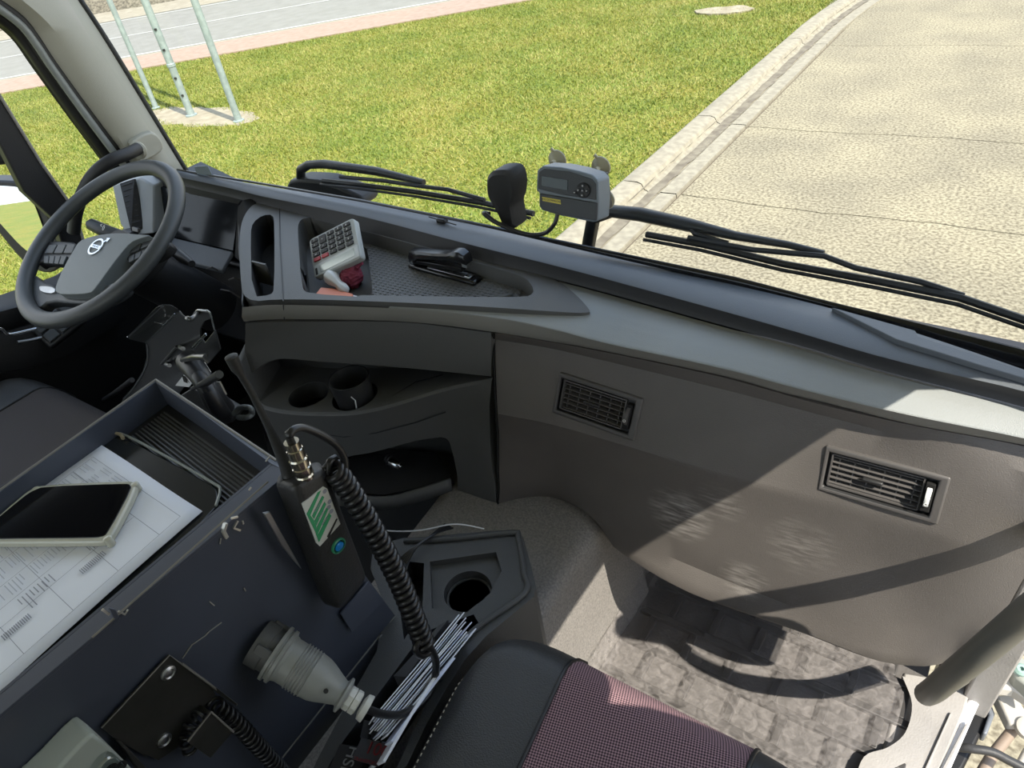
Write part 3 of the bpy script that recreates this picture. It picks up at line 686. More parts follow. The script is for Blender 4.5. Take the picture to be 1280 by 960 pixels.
for (px_, py_, rad, st) in ((850, 642, .060, .75), (900, 628, .045, .35), (930, 724, .045, .4), (1000, 682, .06, .28)):
    pc0 = hit(face, px_, py_)
    d_ = n_.new('ShaderNodeVectorMath'); d_.operation = 'DISTANCE'; d_.inputs[1].default_value = pc0; l_.new(tc_.outputs['Object'], d_.inputs[0])
    q_ = n_.new('ShaderNodeMapRange'); q_.inputs[1].default_value = 0; q_.inputs[2].default_value = rad; q_.inputs[3].default_value = st; q_.inputs[4].default_value = 0; l_.new(d_.outputs['Value'], q_.inputs[0])
    if acc is None: acc = q_.outputs[0]
    else:
        a_ = n_.new('ShaderNodeMath'); a_.operation = 'MAXIMUM'; l_.new(acc, a_.inputs[0]); l_.new(q_.outputs[0], a_.inputs[1]); acc = a_.outputs[0]
mp_ = n_.new('ShaderNodeMapping'); mp_.inputs['Rotation'].default_value = (0, .45, 0); mp_.inputs['Scale'].default_value = (30, 60, 190); l_.new(tc_.outputs['Object'], mp_.inputs[0])
x_ = n_.new('ShaderNodeTexNoise'); x_.inputs['Scale'].default_value = 1; x_.inputs['Detail'].default_value = 8; l_.new(mp_.outputs[0], x_.inputs['Vector'])
q_ = n_.new('ShaderNodeMapRange'); q_.inputs[1].default_value = .42; q_.inputs[2].default_value = .72; l_.new(x_.outputs['Fac'], q_.inputs[0])
a_ = n_.new('ShaderNodeMath'); a_.operation = 'MULTIPLY'; l_.new(acc, a_.inputs[0]); l_.new(q_.outputs[0], a_.inputs[1])
mx_ = n_.new('ShaderNodeMix'); mx_.data_type = 'RGBA'; mx_.inputs['B'].default_value = (.62, .59, .55, 1); l_.new(a_.outputs[0], mx_.inputs['Factor']); l_.new(src, mx_.inputs['A']); l_.new(mx_.outputs['Result'], b_.inputs['Base Color'])
# ---- air vents
M_ventf = mat('black vent plastic', (.026, .026, .027), .38)
M_ventl = mat('grey vent surround', (.085, .08, .078), .4)
def vent(cpx, nrm, u, Wd=.150, H=.073, cut_=None):
    bpy.context.view_layer.update(); c = hit(cut_, *cpx, 0); ns = [hit(cut_, cpx[0] + i, cpx[1] + j, 0) for i, j in ((-40, -20), (40, 20), (10, -30), (-10, 30))]
    nrm = (ns[1] - ns[0]).cross(ns[3] - ns[2]); nrm = nrm if nrm.y < 0 else -nrm
    Mv = frame(c, nrm, u)
    cut(cut_, [box('c', Mv, (0, 0, 0), (Wd - .006, H - .006, .06), M_black)], ang=24)
    vt = bpy.data.objects.new('air_vent', None); C.objects.link(vt); vt.parent = dash; vt.matrix_parent_inverse = WM(dash).inverted(); vt.location = c
    # housing as a frame
    o = box('vent_frame', Mv, (0, 0, -.0035), (Wd, H, .016), M_ventl, vt)
    cut(o, [box('c', Mv, (-.003, 0, .0), (Wd - .018, H - .018, .05), M_black)]); bev(o, .004, 3)
    o2 = box('vent_housing', Mv, (0, 0, -.035), (Wd - .006, H - .006, .06), M_ventf, vt)
    cut(o2, [box('c', Mv, (-.008, 0, -.010), (Wd - .038, H - .024, .075), M_black)])
    box('vent_back', Mv, (0, 0, -.062), (Wd - .01, H - .01, .004), M_deep, vt)
    w_ = Wd - .038; h_ = H - .024
    for i in range(6):
        yy = -h_ / 2 + h_ * (i + .5) / 6
        box('slat', Mv @ Matrix.Translation((-.008, yy, -.008)) @ Matrix.Rotation(math.radians(18), 4, 'X'), (0, 0, 0), (w_, .0018, .012), M_ventl, vt, .0004)
    for i in range(6):
        xx = -.008 - w_ / 2 + w_ * (i + .5) / 6
        box('divider', Mv, (xx, 0, -.011), (.0018, h_, .012), M_ventl, vt)
    boxes('slat_frame', Mv, [((-.008, h_ / 2, -.004), (w_, .002, .01)), ((-.008, -h_ / 2, -.004), (w_, .002, .01)), ((-.008 - w_ / 2, 0, -.004), (.002, h_, .01)), ((-.008 + w_ / 2, 0, -.004), (.002, h_, .01))], M_ventl, vt)
    box('aim_tab', Mv, (-.010, 0, .001), (.026, .005, .007), M_ventf, vt, .002)
    box('dial_slot', Mv, (Wd / 2 - .019, 0, .000), (.011, .042, .011), M_deep, vt, .001)
    lathe('dial', [(.017, -.003), (.0175, -.002), (.0175, .002), (.017, .003)], Mv @ Vector((Wd / 2 - .019, .001, -.004)), Mv.to_3x3() @ Vector((1, 0, 0)), M_whitep if cpx[0] > 900 else M_ventl, vt, 30)
    text('dial_mark', 'o', Mv @ Matrix.Translation((Wd / 2 - .019, -.004, .0142)), .010, M_whitep, vt)
    return vt
vent((746, 507), (.14, -.88, .44), (1, .09, -.10), cut_=face)
vent((1101, 604), (0.0, -.86, .50), (1, -.01, .02), cut_=face)
# --- centre module lower part: left wall and upper face
def cface(px, py, d=0): p = onf(px, py, lambda x, z: F(x, z) + d); return p
def crow(pix, d=0, n=30): return resamp(cat([cface(x, y, d) for x, y in pix], 5), n)
c0 = crow([(307, 404), (330, 403), (400, 402), (505, 403), (614, 416)])
c1_ = crow([(306, 440), (330, 412), (400, 409), (505, 411), (614, 423)])
c2_ = crow([(312, 470), (345, 452), (400, 455), (505, 463), (614, 474)])
uf = body('centre_upper_face', [c0, c1_, mixr(c1_, c2_, .5), mixr(c1_, c2_, .93), mixr(c1_, c2_, 1, .008)], (0, .05, 0), M_mod, dash)
# side wall of the module towards the driver
sw = [at(300, 330, z=2.284), at(300, 381, z=2.276), at(304, 402, z=2.25), at(306, 440, y=.63), at(318, 500, y=.60), at(332, 560, y=.56), at(345, 610, y=.54)]
sw = [p + Vector((0, .004, -.006 if i == 0 else 0)) for i, p in enumerate(sw)]
loft('module_side_wall', [sw, [p + Vector((-.03, .03, 0)) for p in sw], [p + Vector((-.33, .27, -.02)) for p in sw]], M_mod, dash, ang=50)
# shelf: ledge front crease, top, wells
S1 = resamp(cat([at(322, 505, z=2.085), at(335, 512, z=2.08), at(370, 517, z=2.08), at(430, 518, z=2.085), at(470, 512, z=2.092), at(500, 504, z=2.10), at(555, 487, z=2.125), at(614, 475, z=2.152)], 5), 30)
S0 = [Vector((p.x - .06 * (1 - i / 29), max(p.y + .10, F(p.x, 2.1) + .10), p.z + .0)) for i, p in enumerate(S1)]
B3 = resamp(cat([cface(330, 548, -.07), at(370, 556, y=S1[6].y + .012), at(430, 556, y=S1[14].y + .012), at(520, 530, y=S1[22].y + .01), at(614, 520, y=.745)], 5), 30)
lo_rows = [S1]
D = lambda z, k: [Vector((p.x, lerp(p.y, F(p.x, z), k), lerp(p.z, z, 1))) for p in S1]
def clamp(t): return max(0, min(1, t))
def s1y(x):
    for p, q in zip(S1, S1[1:]):
        if p.x <= x <= q.x: t = (x - p.x) / (q.x - p.x); return lerp(p.y, q.y, t), lerp(p.z, q.z, t)
    return (S1[0].y, S1[0].z) if x < S1[0].x else (S1[-1].y, S1[-1].z)
def Yl(x, z):
    y0, z0 = s1y(x); w_ = clamp((x + .95) / .28); w_ = w_ * w_ * (3 - 2 * w_)
    return lerp(y0 + .06 * (z0 - z), F(x, z), w_)
lower = []
for t in (0, .15, .3, .45, .6, .75, .9, 1):
    lower.append([Vector((p.x, p.y if t == 0 else Yl(p.x, lerp(p.z, 1.84, t)), lerp(p.z, 1.84, t))) for p in S1])
lf_rows = [[p + Vector((0, .006, .001)) for p in S1]] + [[p + Vector((0, 0, -.004)) for p in S1]] + lower[1:]
sh_rows = [S0, [a.lerp(b, .5) for a, b in zip(S0, S1)], [a.lerp(b, .93) for a, b in zip(S0, S1)]]
all_rows = sh_rows + lf_rows
lowb = body('centre_lower_face', lf_rows, (0, .16, .0), M_mod, dash, ang=30)
shelf = body('shelf', sh_rows + [[p + Vector((0, .004, 0)) for p in S1]], (0, 0, -.05), M_mod, dash)
back = [[Vector((p.x, p.y - .004, p.z - .05)) for p in S0], [Vector((p.x, p.y - .004, p.z + .12)) for p in S0]]
loft('shelf_back_wall', back, M_mod, dash, t=.01)
el = [S0[0] + Vector((0, 0, -.05)), S0[0] + Vector((0, 0, .12)), S1[0] + Vector((0, 0, .10)), S1[0] + Vector((0, 0, -.05))]
prism('shelf_end_wall', el, (-.012, 0, 0), M_mod, dash, b=.003)
tri = [at(335, 455, z=2.14), at(352, 470, z=2.11), at(368, 485, z=2.085), at(350, 505, z=2.085), at(335, 490, z=2.09)]
cupc = at(444, 496, z=2.083); wl2 = at(385, 491, z=2.085)
ctp = [(488, 492), (520, 476), (556, 475), (545, 487), (510, 498), (492, 501)]
cut(shelf, [lathe('c', [(.045, -.048), (.047, .05)], cupc, (0, 0, 1), M_mod, None, 32), lathe('c', [(.04, -.045), (.043, .05)], wl2, (0, 0, 1), M_mod, None, 32),
            prism('c', [at(x, y, z=2.10) + Vector((0, 0, -.02)) for x, y in ctp], (0, 0, .2), M_black)]); bev(shelf, .003, 2, 50)
cut(lowb, [lathe('c', [(.045, -.048), (.047, .05)], cupc, (0, 0, 1), M_mod, None, 32), lathe('c', [(.04, -.045), (.043, .05)], wl2, (0, 0, 1), M_mod, None, 32)])
# lower cavity cut through the lower face
yb = .60
cavp = ((400, 578), (430, 571), (480, 562), (538, 548), (556, 546), (564, 556), (574, 606), (568, 618), (520, 630), (450, 640), (410, 640))
cav = smooth([onf(x, y, Yl) for x, y in cavp], 1, True)
cc = prism('c', [Vector((p.x, p.y - .06, p.z)) for p in cav], (0, .19, .0), M_black)
cut(lowb, [cc], ang=30); bev(lowb, .005, 3, 50)
# cavity tray with lip
ct = [at(420, 572, z=1.905), at(500, 560, z=1.905), at(545, 560, z=1.91), at(566, 598, z=1.90), at(530, 607, z=1.90), at(480, 617, z=1.90), at(420, 612, z=1.90)]
tray = prism('cavity_tray', [Vector((p.x, p.y, 1.885)) for p in ct], (0, 0, .012), M_rubber, dash)
lip = [at(420, 615, z=1.905), at(480, 620, z=1.905), at(520, 611, z=1.905), at(563, 597, z=1.905)]
loft('tray_lip', [cat(lip, 5), [p + Vector((0, -.006, -.03)) for p in cat(lip, 5)]], M_mod, dash, t=.006)
loft('cavity_back', [[Vector((-1.15, .70, 2.03)), Vector((-.66, .84, 2.03))], [Vector((-1.15, .70, 1.80)), Vector((-.66, .84, 1.80))]], M_mod, dash, t=.005)
prism('cavity_floor', [Vector((-1.12, .60, 1.872)), Vector((-.95, .62, 1.872)), Vector((-.80, .70, 1.872)), Vector((-.70, .76, 1.872)), Vector((-.70, .84, 1.872)), Vector((-1.12, .74, 1.872))], (0, 0, -.01), M_mod, dash)
# relief groove line under the shelf
gl_ = [at(x, y, y=1.0) for x, y in ((0, 0),)]
gpix = ((400, 542), (430, 546), (470, 541), (520, 528), (557, 515))
bpy.context.view_layer.update()
gp_ = [hit(lowb, x, y) for x, y in gpix]; gp_ = [p for p in gp_ if p]
if len(gp_) > 2: tube('relief_groove', gp_, .0012, M_black, dash, 6)
# seam between centre module and passenger panel
sp2 = [r[0] + Vector((-.002, -.0015, 0)) for r in rows]
tube('panel_seam', sp2, .0016, M_deep, dash, 6)
# inner block so that no daylight passes behind the panels
box('inner_block', None, (-.28, .90, 2.10), (.84, .10, .22), M_deep, dash)
# ---- instrument cluster on the driver side
M_screen = mat('glossy dark display', (.012, .014, .017), .12, spec=.25)
cl = at(266, 284, y=.99)
def cp(px, py, y=.985): return at(px, py, y=y)
scn = Vector((.05, -.90, .43)).normalized(); scc = at(262, 278, y=.965)
o = prism('cluster_screen', [onpl(x, y, scc, scn) for x, y in ((200, 234), (299, 253), (291, 313), (195, 291))], (0, .012, 0), M_screen, dash)
loft('cluster_hood', [[at(172, 215, z=2.302), at(226, 227, z=2.302), at(306, 246, z=2.302)], [at(172, 229, z=2.27), at(230, 241, z=2.27), at(297, 255, z=2.27)], [at(172, 233, z=2.275) + Vector((0, .03, 0)), at(230, 245, z=2.275) + Vector((0, .03, 0)), at(297, 259, z=2.275) + Vector((0, .03, 0))]], M_groove, dash, ang=30)
prism('cluster_shelf', [onpl(200, 293, scc, scn), onpl(291, 314, scc, scn), onpl(291, 314, scc, scn) + Vector((0, -.05, -.03)), onpl(200, 293, scc, scn) + Vector((0, -.05, -.03))], (0, 0, -.012), M_ledge, dash, b=.003)
prism('cluster_body', [Vector((-1.93, 1.06, 2.30)), Vector((-1.40, 1.02, 2.20)), Vector((-1.36, .95, 2.10)), Vector((-1.36, .90, 1.95)), Vector((-1.93, .95, 1.95))], (0, .06, 0), M_black, dash)
prism('cluster_side', [at(297, 258, y=.955), at(303, 250, y=.955), at(309, 262, y=.93), at(304, 330, y=.80), at(293, 322, y=.84)], (.02, .02, 0), M_deep, dash, b=.003)
tube('side_slot_edge', cat([at(303, 262, y=.94), at(300, 275, y=.92), at(299, 310, y=.85), at(302, 334, y=.80)], 4), .0025, M_ventl, dash, 8)
box('knee_panel', frame((-1.56, .92, 2.0), (0, -1, .4)), (0, 0, 0), (.62, .22, .03), M_black, dash, .01)
for (a, b_) in (((258, 336), (272, 338)), ((286, 350), (300, 350)), ((276, 362), (300, 372))): tube('wire', [at(*a, y=.80), at((a[0] + b_[0]) / 2, (a[1] + b_[1]) / 2 - 3, y=.79), at(*b_, y=.80)], .002, M_ventl, dash, 6)
# side vent beside the driver pillar
sv = bpy.data.objects.new('side_vent', None); C.objects.link(sv); sv.parent = dash; sv.matrix_parent_inverse = WM(dash).inverted(); sv.location = at(166, 262, y=.95)
q4 = [at(152, 230, y=.93), at(170, 224, y=.96), at(182, 286, y=.90), at(166, 290, y=.87)]
prism('vent_surround', [at(x, y, y=yy) for x, y, yy in ((140, 232, .93), (175, 222, .97), (192, 232, .97), (192, 292, .90), (160, 296, .86), (150, 280, .87))], (.0, .05, 0), M_cover, sv, b=.004)
prism('vent_core', q4, (0, -.004, .003), M_black, sv)
for i in range(9):
    t = (i + .5) / 9; a = q4[0].lerp(q4[3], t); b_ = q4[1].lerp(q4[2], t)
    tube('vent_fin', [a.lerp(b_, .15) + Vector((0, -.006, .003)), a.lerp(b_, .85) + Vector((0, -.006, .003))], .0014, M_ventf, sv, 6)
box('vent_dial', frame(at(172, 287, y=.87), (0, -.9, .4)), (0, 0, .004), (.03, .012, .008), M_ventl, sv, .002)
# small white wire clip on the left edge
box('hinge_clip', frame(at(310, 470, y=.60), (.3, -1, .2)), (0, 0, 0), (.006, .016, .004), M_metal, dash, .001)
# ================================================================== STEERING WHEEL
wc = Vector((-1.640, .646, 2.329)); wt = 1.127
wu = Vector((0, math.sin(wt), math.cos(wt))); wn = Vector((0, -math.cos(wt), math.sin(wt)))
def wp(px, py, o=0): return onpl(px, py, wc + wn * o, wn)
sw_ = thing('steering_wheel', 'large dark grey four-spoke steering wheel with round chrome emblem', 'steering wheel', wc)
def torus(name, R, ra, rb, m, par, n=96, k=16):
    v, f = [], []
    for i in range(n):
        t = 2 * math.pi * i / n; d = Vector((1, 0, 0)) * math.cos(t) + wu * math.sin(t)
        for j in range(k):
            a = 2 * math.pi * j / k; v.append(wc + d * (R + ra * math.cos(a)) + wn * rb * math.sin(a))
    for i in range(n):
        for j in range(k):
            i2, j2 = (i + 1) % n, (j + 1) % k; f.append((i * k + j, i2 * k + j, i2 * k + j2, i * k + j2))
    return mesh(name, v, f, m, par, True, 60)
torus('rim', .2105, .0185, .0165, M_wheel, sw_)
hub = [(99, 301), (112, 296), (128, 292.5), (150, 291), (176, 293), (190, 294), (174, 298), (163, 303), (150, 318), (135, 338), (118, 362), (112, 366.5), (90, 368), (70, 367), (69, 357), (80, 333), (92, 312)]
hb = prism('airbag_pad', smooth([wp(x, y, .012) for x, y in hub], 1, True), -wn * .055, M_wheelhub, sw_, b=.007, seg=3)
# spokes
sl = [(52, 305), (64, 300), (100, 303), (97, 322), (88, 329), (70, 328), (52, 326), (44, 332)]
prism('left_spoke', smooth([wp(x, y, -.004) for x, y in sl], 1, True), -wn * .025, M_black, sw_, b=.004)
sr = [(160, 303), (172, 297), (194, 295), (214, 300), (206, 312), (188, 322), (165, 330), (155, 322)]
prism('right_spoke', smooth([wp(x, y, -.004) for x, y in sr], 1, True), -wn * .025, M_black, sw_, b=.004)
bl = [(40, 340), (52, 352), (70, 356), (74, 368), (112, 370), (128, 362), (150, 352), (160, 358), (140, 372), (122, 379), (95, 379), (60, 376), (48, 388), (36, 378)]
prism('lower_spoke', smooth([wp(x, y, -.006) for x, y in bl], 1, True), -wn * .025, M_wheel, sw_, b=.005)
bf = [(70, 366), (112, 366), (155, 300), (196, 296), (200, 318), (160, 352), (120, 368), (100, 372)]
prism('hub_shell', smooth([wp(x, y, -.02) for x, y in bf], 1, True), -wn * .03, M_black, sw_, b=.004)
prism('spoke_trim', smooth([wp(x, y, -.002) for x, y in ((48, 358), (53, 357), (69, 359), (68, 367), (50, 365))], 1, True), -wn * .006, M_metal, sw_, b=.001, label='silver spoke trim')
prism('spoke_trim', smooth([wp(x, y, -.002) for x, y in ((120, 364), (130, 357), (149, 352), (140, 361), (124, 367))], 1, True), -wn * .006, M_metal, sw_, b=.001, label='silver spoke trim')
# buttons
def rowbtn(q, nu, nv, nm):
    a, b, c_, d = [wp(x, y, .0) for x, y in q]
    for i in range(nu):
        for j in range(nv):
            g_ = .06; u0, u1 = (i + g_) / nu, (i + 1 - g_) / nu; v0, v1 = (j + g_) / nv, (j + 1 - g_) / nv
            f_ = lambda u, v: a.lerp(b, u).lerp(d.lerp(c_, u), v)
            prism(nm, [f_(u0, v0), f_(u1, v0), f_(u1, v1), f_(u0, v1)], -wn * .006, M_wheel, sw_, b=.0012)
rowbtn([(61, 305), (95, 304), (90, 317), (54, 317)], 3, 1, 'spoke_button'); rowbtn([(54, 319), (84, 319), (79, 331), (54, 329)], 4, 1, 'spoke_button')
rowbtn([(166, 304), (192, 296), (188, 306), (160, 318)], 2, 1, 'spoke_button'); rowbtn([(160, 320), (186, 309), (182, 318), (160, 329)], 3, 1, 'spoke_button')
# emblem: ring with an arrow and a name band
ec = wp(120, 308.5, .0135); Me = frame(ec, wn, (1, 0, 0)); er = .0215
v, f = [], []
nn = 40
for i in range(nn):
    t = 2 * math.pi * i / nn
    for r_, h in ((er * .80, 0), (er * .80, .0012), (er, .0012), (er, 0)): v.append(Me @ Vector((r_ * math.cos(t), r_ * math.sin(t), h)))
for i in range(nn):
    for j in range(4): f.append((i * 4 + j, ((i + 1) % nn) * 4 + j, ((i + 1) % nn) * 4 + (j + 1) % 4, i * 4 + (j + 1) % 4))
eb = mesh('emblem', v, f, M_chrome, sw_)
box('emblem_band', Me, (0, 0, .0008), (er * 1.8, er * .38, .0014), M_chrome, eb)
text('emblem_lettering', 'VOLVO', Me @ Matrix.Translation((0, 0, .0016)), er * .36, M_black, eb, .0001)
prism('emblem_arrow', [Me @ Vector(p) for p in ((er * .62, er * .74, 0), (er * .74, er * .62, 0), (er * 1.05, er * .93, 0), (er * 1.22, er * .76, 0), (er * 1.3, er * 1.3, 0), (er * .76, er * 1.22, 0), (er * .93, er * 1.05, 0))], wn * .0013, M_chrome, eb)
# column behind the wheel
tube('steering_column', [wc - wn * .03, wc - wn * .12 + Vector((0, .01, 0)), wc - wn * .32 + Vector((0, .05, 0))], [.05, .06, .065], M_black, sw_, 20)
stk = [at(162, 296, y=.70), at(140, 291, y=.70), at(118, 280, y=.70)]
tube('indicator_stalk', [at(165, 298, y=.73), at(150, 294, y=.72), at(132, 289, y=.71), at(113, 280, y=.70), at(111, 279, y=.70)], [.008, .013, .016, .014, .008], M_wheel, sw_, 12)
stc = at(128, 283, y=.685)
text('stalk_marks', '< ()', frame(stc, (0, -.75, .65), (1, 0, -.3)), .014, M_whitep, sw_, .0002)
tube('retarder_stalk', [at(215, 312, y=.74), at(228, 322, y=.73), at(240, 330, y=.72)], [.012, .013, .008], M_black, sw_, 10)
M_con = mat('dark console plastic', (.060, .061, .061), .5, bump=.3, bscale=700)
# ================================================================== TUNNEL, CONSOLE, FLOOR
tn_rows = []
def tprof(y, k):
    # cross-section of the engine tunnel lining
    t = max(0, min(1, (y - .30) / .5))
    top = lerp(1.84, 1.90, t); xo = -.458 - .012 * math.sin(math.pi * t) ; sh = lerp(-.50, -.50, t)
    return [Vector((-.80, y, top - .01)), Vector((-.66, y, top)), Vector((-.58, y, top)), Vector((sh, y, top - .006)), Vector((sh + .022, y, top - .02)), Vector((xo - .006, y, top - .05)), Vector((xo, y, 1.75)), Vector((xo + .006, y, 1.62)), Vector((xo + .02, y, 1.54))]
for k in range(14):
    y = lerp(-.1, .80, k / 13); tn_rows.append(resamp(cat(tprof(y, k), 5), 40))
for dy, dz in ((.83, -.004), (.85, -.02), (.862, -.05), (.87, -.12)):
    tn_rows.append([Vector((p.x, dy, min(p.z, 1.90 + dz))) for p in tn_rows[13]])
to = loft('engine_tunnel_cover', tn_rows, M_tunnel, ang=60, t=.01); tag(to, 'speckled grey lining over the engine hump, half in sunlight, left of the footwell', 'tunnel cover')
tw = loft('footwell_side', [[Vector((-.475, y, z)) for z in (1.54, 1.7, 1.88)] for y in (.80, .95, 1.08)], M_tunnel, t=.01); struct(tw); tw.name = 'wall_tunnel'
# floor console between seat and box
zc = 1.975
con = thing('floor_console', 'dark floor console with a cup well and document slot between steel box and seat', 'console', at(580, 760, z=1.7))
co = [(455, 690), (500, 672), (520, 672), (640, 661), (652, 664), (662, 700), (672, 742), (655, 756), (592, 808), (545, 880), (495, 985), (370, 1010), (405, 930), (490, 780)]
cs = [at(x, y, z=zc) for x, y in co]
body_ = prism('console_body', smooth(cs, 1, True), (0, 0, -.34), M_con, con)
well = at(583, 733, z=zc)
cut(body_, [lathe('c', [(.038, -.075), (.040, .05)], well, (0, 0, 1), M_con, None, 40),
            prism('c', [at(x, y, z=zc) + Vector((0, 0, .05)) for x, y in ((537, 702), (620, 690), (627, 714), (612, 742), (575, 772), (540, 760))], (0, 0, -.062), M_con),
            prism('c', [at(x, y, z=zc) + Vector((0, 0, .05)) for x, y in ((512, 702), (530, 704), (528, 760), (505, 800), (498, 745))], (0, 0, -.10), M_black),
            prism('c', [at(x, y, z=zc) + Vector((0, 0, .05)) for x, y in ((530, 790), (592, 768), (600, 782), (560, 830), (520, 905), (482, 990), (392, 990), (430, 925))], (0, 0, -.20), M_black)], ang=30)
bev(body_, .006, 3, 50)
lathe('cup_well_ring', [(.0375, -.030), (.0375, -.027), (.034, -.027), (.034, -.030)], well, (0, 0, 1), M_con, con, 40)
lathe('cup_well_floor', [(.029, -.073), (.029, -.069), (.022, -.067)], well, (0, 0, 1), M_deep, con, 32)
for dx, dy, r_ in ((-.012, -.004, 0), (-.004, .0, .3), (.006, .007, .6)): box('coin', frame(well + Vector((dx, dy, -.064)), (.2, 0, 1)), (0, 0, 0), (.007, .0016, .002), M_metal, con)
tube('console_rim', cat([at(x, y, z=zc + .003) for x, y in ((505, 676), (560, 674), (640, 666), (648, 672), (655, 715), (655, 742), (590, 790), (548, 850))], 5), .005, M_con, con, 8)
# ribbed hose and white wire at the back of the console
hs = thing('wire_bundle', 'thin black wires bundled behind the floor console', 'wires', at(530, 670, z=1.98))
for i in range(6): tube('wire', cat([at(498 + i * 2, 700 + i, z=1.985), at(512 + i * 2, 688 - i, z=1.99), at(535 + i * 2, 672 - i, z=1.985), at(556 + 2 * i, 655 + i, z=1.97)], 5), .0018, M_cable, hs, 6)
wv = tube('thin_wire', cat([at(455, 660, z=2.03), at(490, 664, z=2.03), at(525, 663, z=2.03), at(560, 656, z=2.03), at(580, 656, z=2.02), at(605, 661, z=2.0)], 6), .0012, mat('pale wire', (.5, .5, .5), .4), None, 6); tag(wv, 'single thin pale wire arching over the back of the floor console', 'wire')
# documents standing in the slot
M_card = mat('black cardboard', (.022, .021, .022), .5)
rg = random.Random(5)
tops = [((574 + 1.7 * i + 6 * math.sin(i * 2.3), 768 + 2.7 * i - 7 * math.sin(i * 2.3)), (466 + 1.7 * i + 5 * math.sin(i * 1.7), 898 + 2.7 * i - 6 * math.sin(i * 1.7))) for i in range(10)] + [((568, 822), (490, 927)), ((548, 840), (480, 952))]
posn = ['leftmost', 'second from the left', 'third from the left', 'fourth from the left', 'fifth from the left', 'sixth from the left', 'sixth from the right', 'fifth from the right', 'fourth from the right', 'third from the right', 'next to the rightmost', 'rightmost']
for i, ((a, b), (c_, d)) in enumerate(tops):
    zz = 2.035 + rg.uniform(-.006, .006)
    p0 = at(a, b, z=zz); p1 = at(c_, d, z=zz); dwn = Vector((-.045 - .0008 * i, 0, -.08)); e = Vector((.0009 if i < 10 else .002, 0, 0)); L_ = [p0 - e, p0 + e, p1 + e, p1 - e]
    m_ = (p0 + p1) / 2 + Vector((rg.uniform(-.002, .002), 0, .0))
    hexq = [p0 - e, m_ - e, p1 - e, p1 + e, m_ + e, p0 + e]
    o = prism('document', hexq, dwn, M_white if i % 4 != 2 else mat('bluish paper', (.62, .66, .80), .7)); tag(o, 'white paper leaf on edge in the console slot, %s of the twelve' % posn[i], 'paper', 'papers standing in the console slot')
# dark leaflets with red and grey lettering
M_red = mat('dark red print', (.16, .012, .018), .5)
lf = [at(x, y, z=2.005) for x, y in ((452, 922), (486, 930), (471, 958), (440, 948))]
o = prism('leaflet', lf, (0, 0, -.002), mat('grey leaflet', (.045, .045, .05), .5), sm=False); tag(o, 'dark grey leaflet printed 100 in dark red, lying low beside the white papers', 'leaflet')
cen = (lf[0] + lf[1] + lf[2] + lf[3]) / 4; u_ = (lf[1] - lf[0]).normalized()
text('print', '100', frame(cen + Vector((.008, .006, .001)), (0, 0, 1), u_), .022, M_red, o); text('print', 'TRANSPORT', frame(cen + Vector((.004, -.012, .001)), (0, 0, 1), u_), .006, M_red, o)
lf = [at(x, y, z=2.0) for x, y in ((455, 900), (492, 908), (488, 928), (450, 922))]
o = prism('leaflet', lf, (0, 0, -.002), M_card, sm=False); tag(o, 'plain black leaflet lying just above the red-printed one in the slot', 'leaflet')
lf = [at(x, y, z=1.985) for x, y in ((425, 930), (462, 935), (440, 985), (400, 985))]
o = prism('booklet', lf, (0, 0, -.012), M_card, sm=False); tag(o, 'black booklet with grey capitals at the lower frame edge below the papers', 'booklet')
text('lettering', 'HSI', frame(at(437, 948, z=1.9865), (0, 0, 1), (lf[3] - lf[0])), .022, mat('grey print', (.22, .22, .22), .5), o)
lf = [at(x, y, z=2.018) for x, y in ((492, 845), (508, 846), (540, 800), (560, 775), (548, 782), (515, 820))]
o = prism('folder_card', lf, (0, 0, -.08), M_card, sm=False); tag(o, 'grey-black card folder standing to the left of the white papers', 'folder')
# --- footwell mat and clear film
M_mat = mat('black rubber mat', (.11, .103, .10), .6, bump=.4, bscale=200)
M_rib = mat('raised dark rubber rib', (.05, .047, .046), .5)
zm = 1.552
fm = thing('floor_mat', 'black ribbed rubber footwell mat with square cells under clear film', 'floor mat', (-.18, .72, zm))
box('mat_base', None, (-.175, .67, zm - .005), (.545, .86, .008), M_mat, fm)
rb_ = 0
for i in range(11):
    y = .27 + i * .078
    box('rib', None, (-.17, y, zm + .003), (.53, .015, .014), M_rib, fm, .002)
for r_ in range(10):
    for c_ in range(6):
        x = -.40 + c_ * .088 + (.030 if r_ % 2 else 0)
        if x < .09: box('rib', None, (x, .27 + r_ * .078 + .039, zm + .003), (.015, .062, .014), M_rib, fm, .002)
mats_ = bpy.data.materials.new('crinkled clear film'); mats_.use_nodes = True; n_ = mats_.node_tree.nodes; l_ = mats_.node_tree.links; n_.clear()
o_ = n_.new('ShaderNodeOutputMaterial'); tr_ = n_.new('ShaderNodeBsdfTransparent'); df = n_.new('ShaderNodeBsdfPrincipled'); mxx = n_.new('ShaderNodeMixShader')
df.inputs['Base Color'].default_value = (.44, .41, .40, 1); df.inputs['Roughness'].default_value = .22
tr_.inputs[0].default_value = (.9, .9, .9, 1)
t_ = n_.new('ShaderNodeTexCoord'); x_ = n_.new('ShaderNodeTexNoise'); x_.inputs['Scale'].default_value = 55; x_.inputs['Detail'].default_value = 8; x_.inputs['Distortion'].default_value = 1.2
r_ = n_.new('ShaderNodeMapRange'); r_.inputs[1].default_value = .32; r_.inputs[2].default_value = .72; r_.inputs[3].default_value = .10; r_.inputs[4].default_value = .38
bu = n_.new('ShaderNodeBump'); bu.inputs['Strength'].default_value = .35; bu.inputs['Distance'].default_value = .005
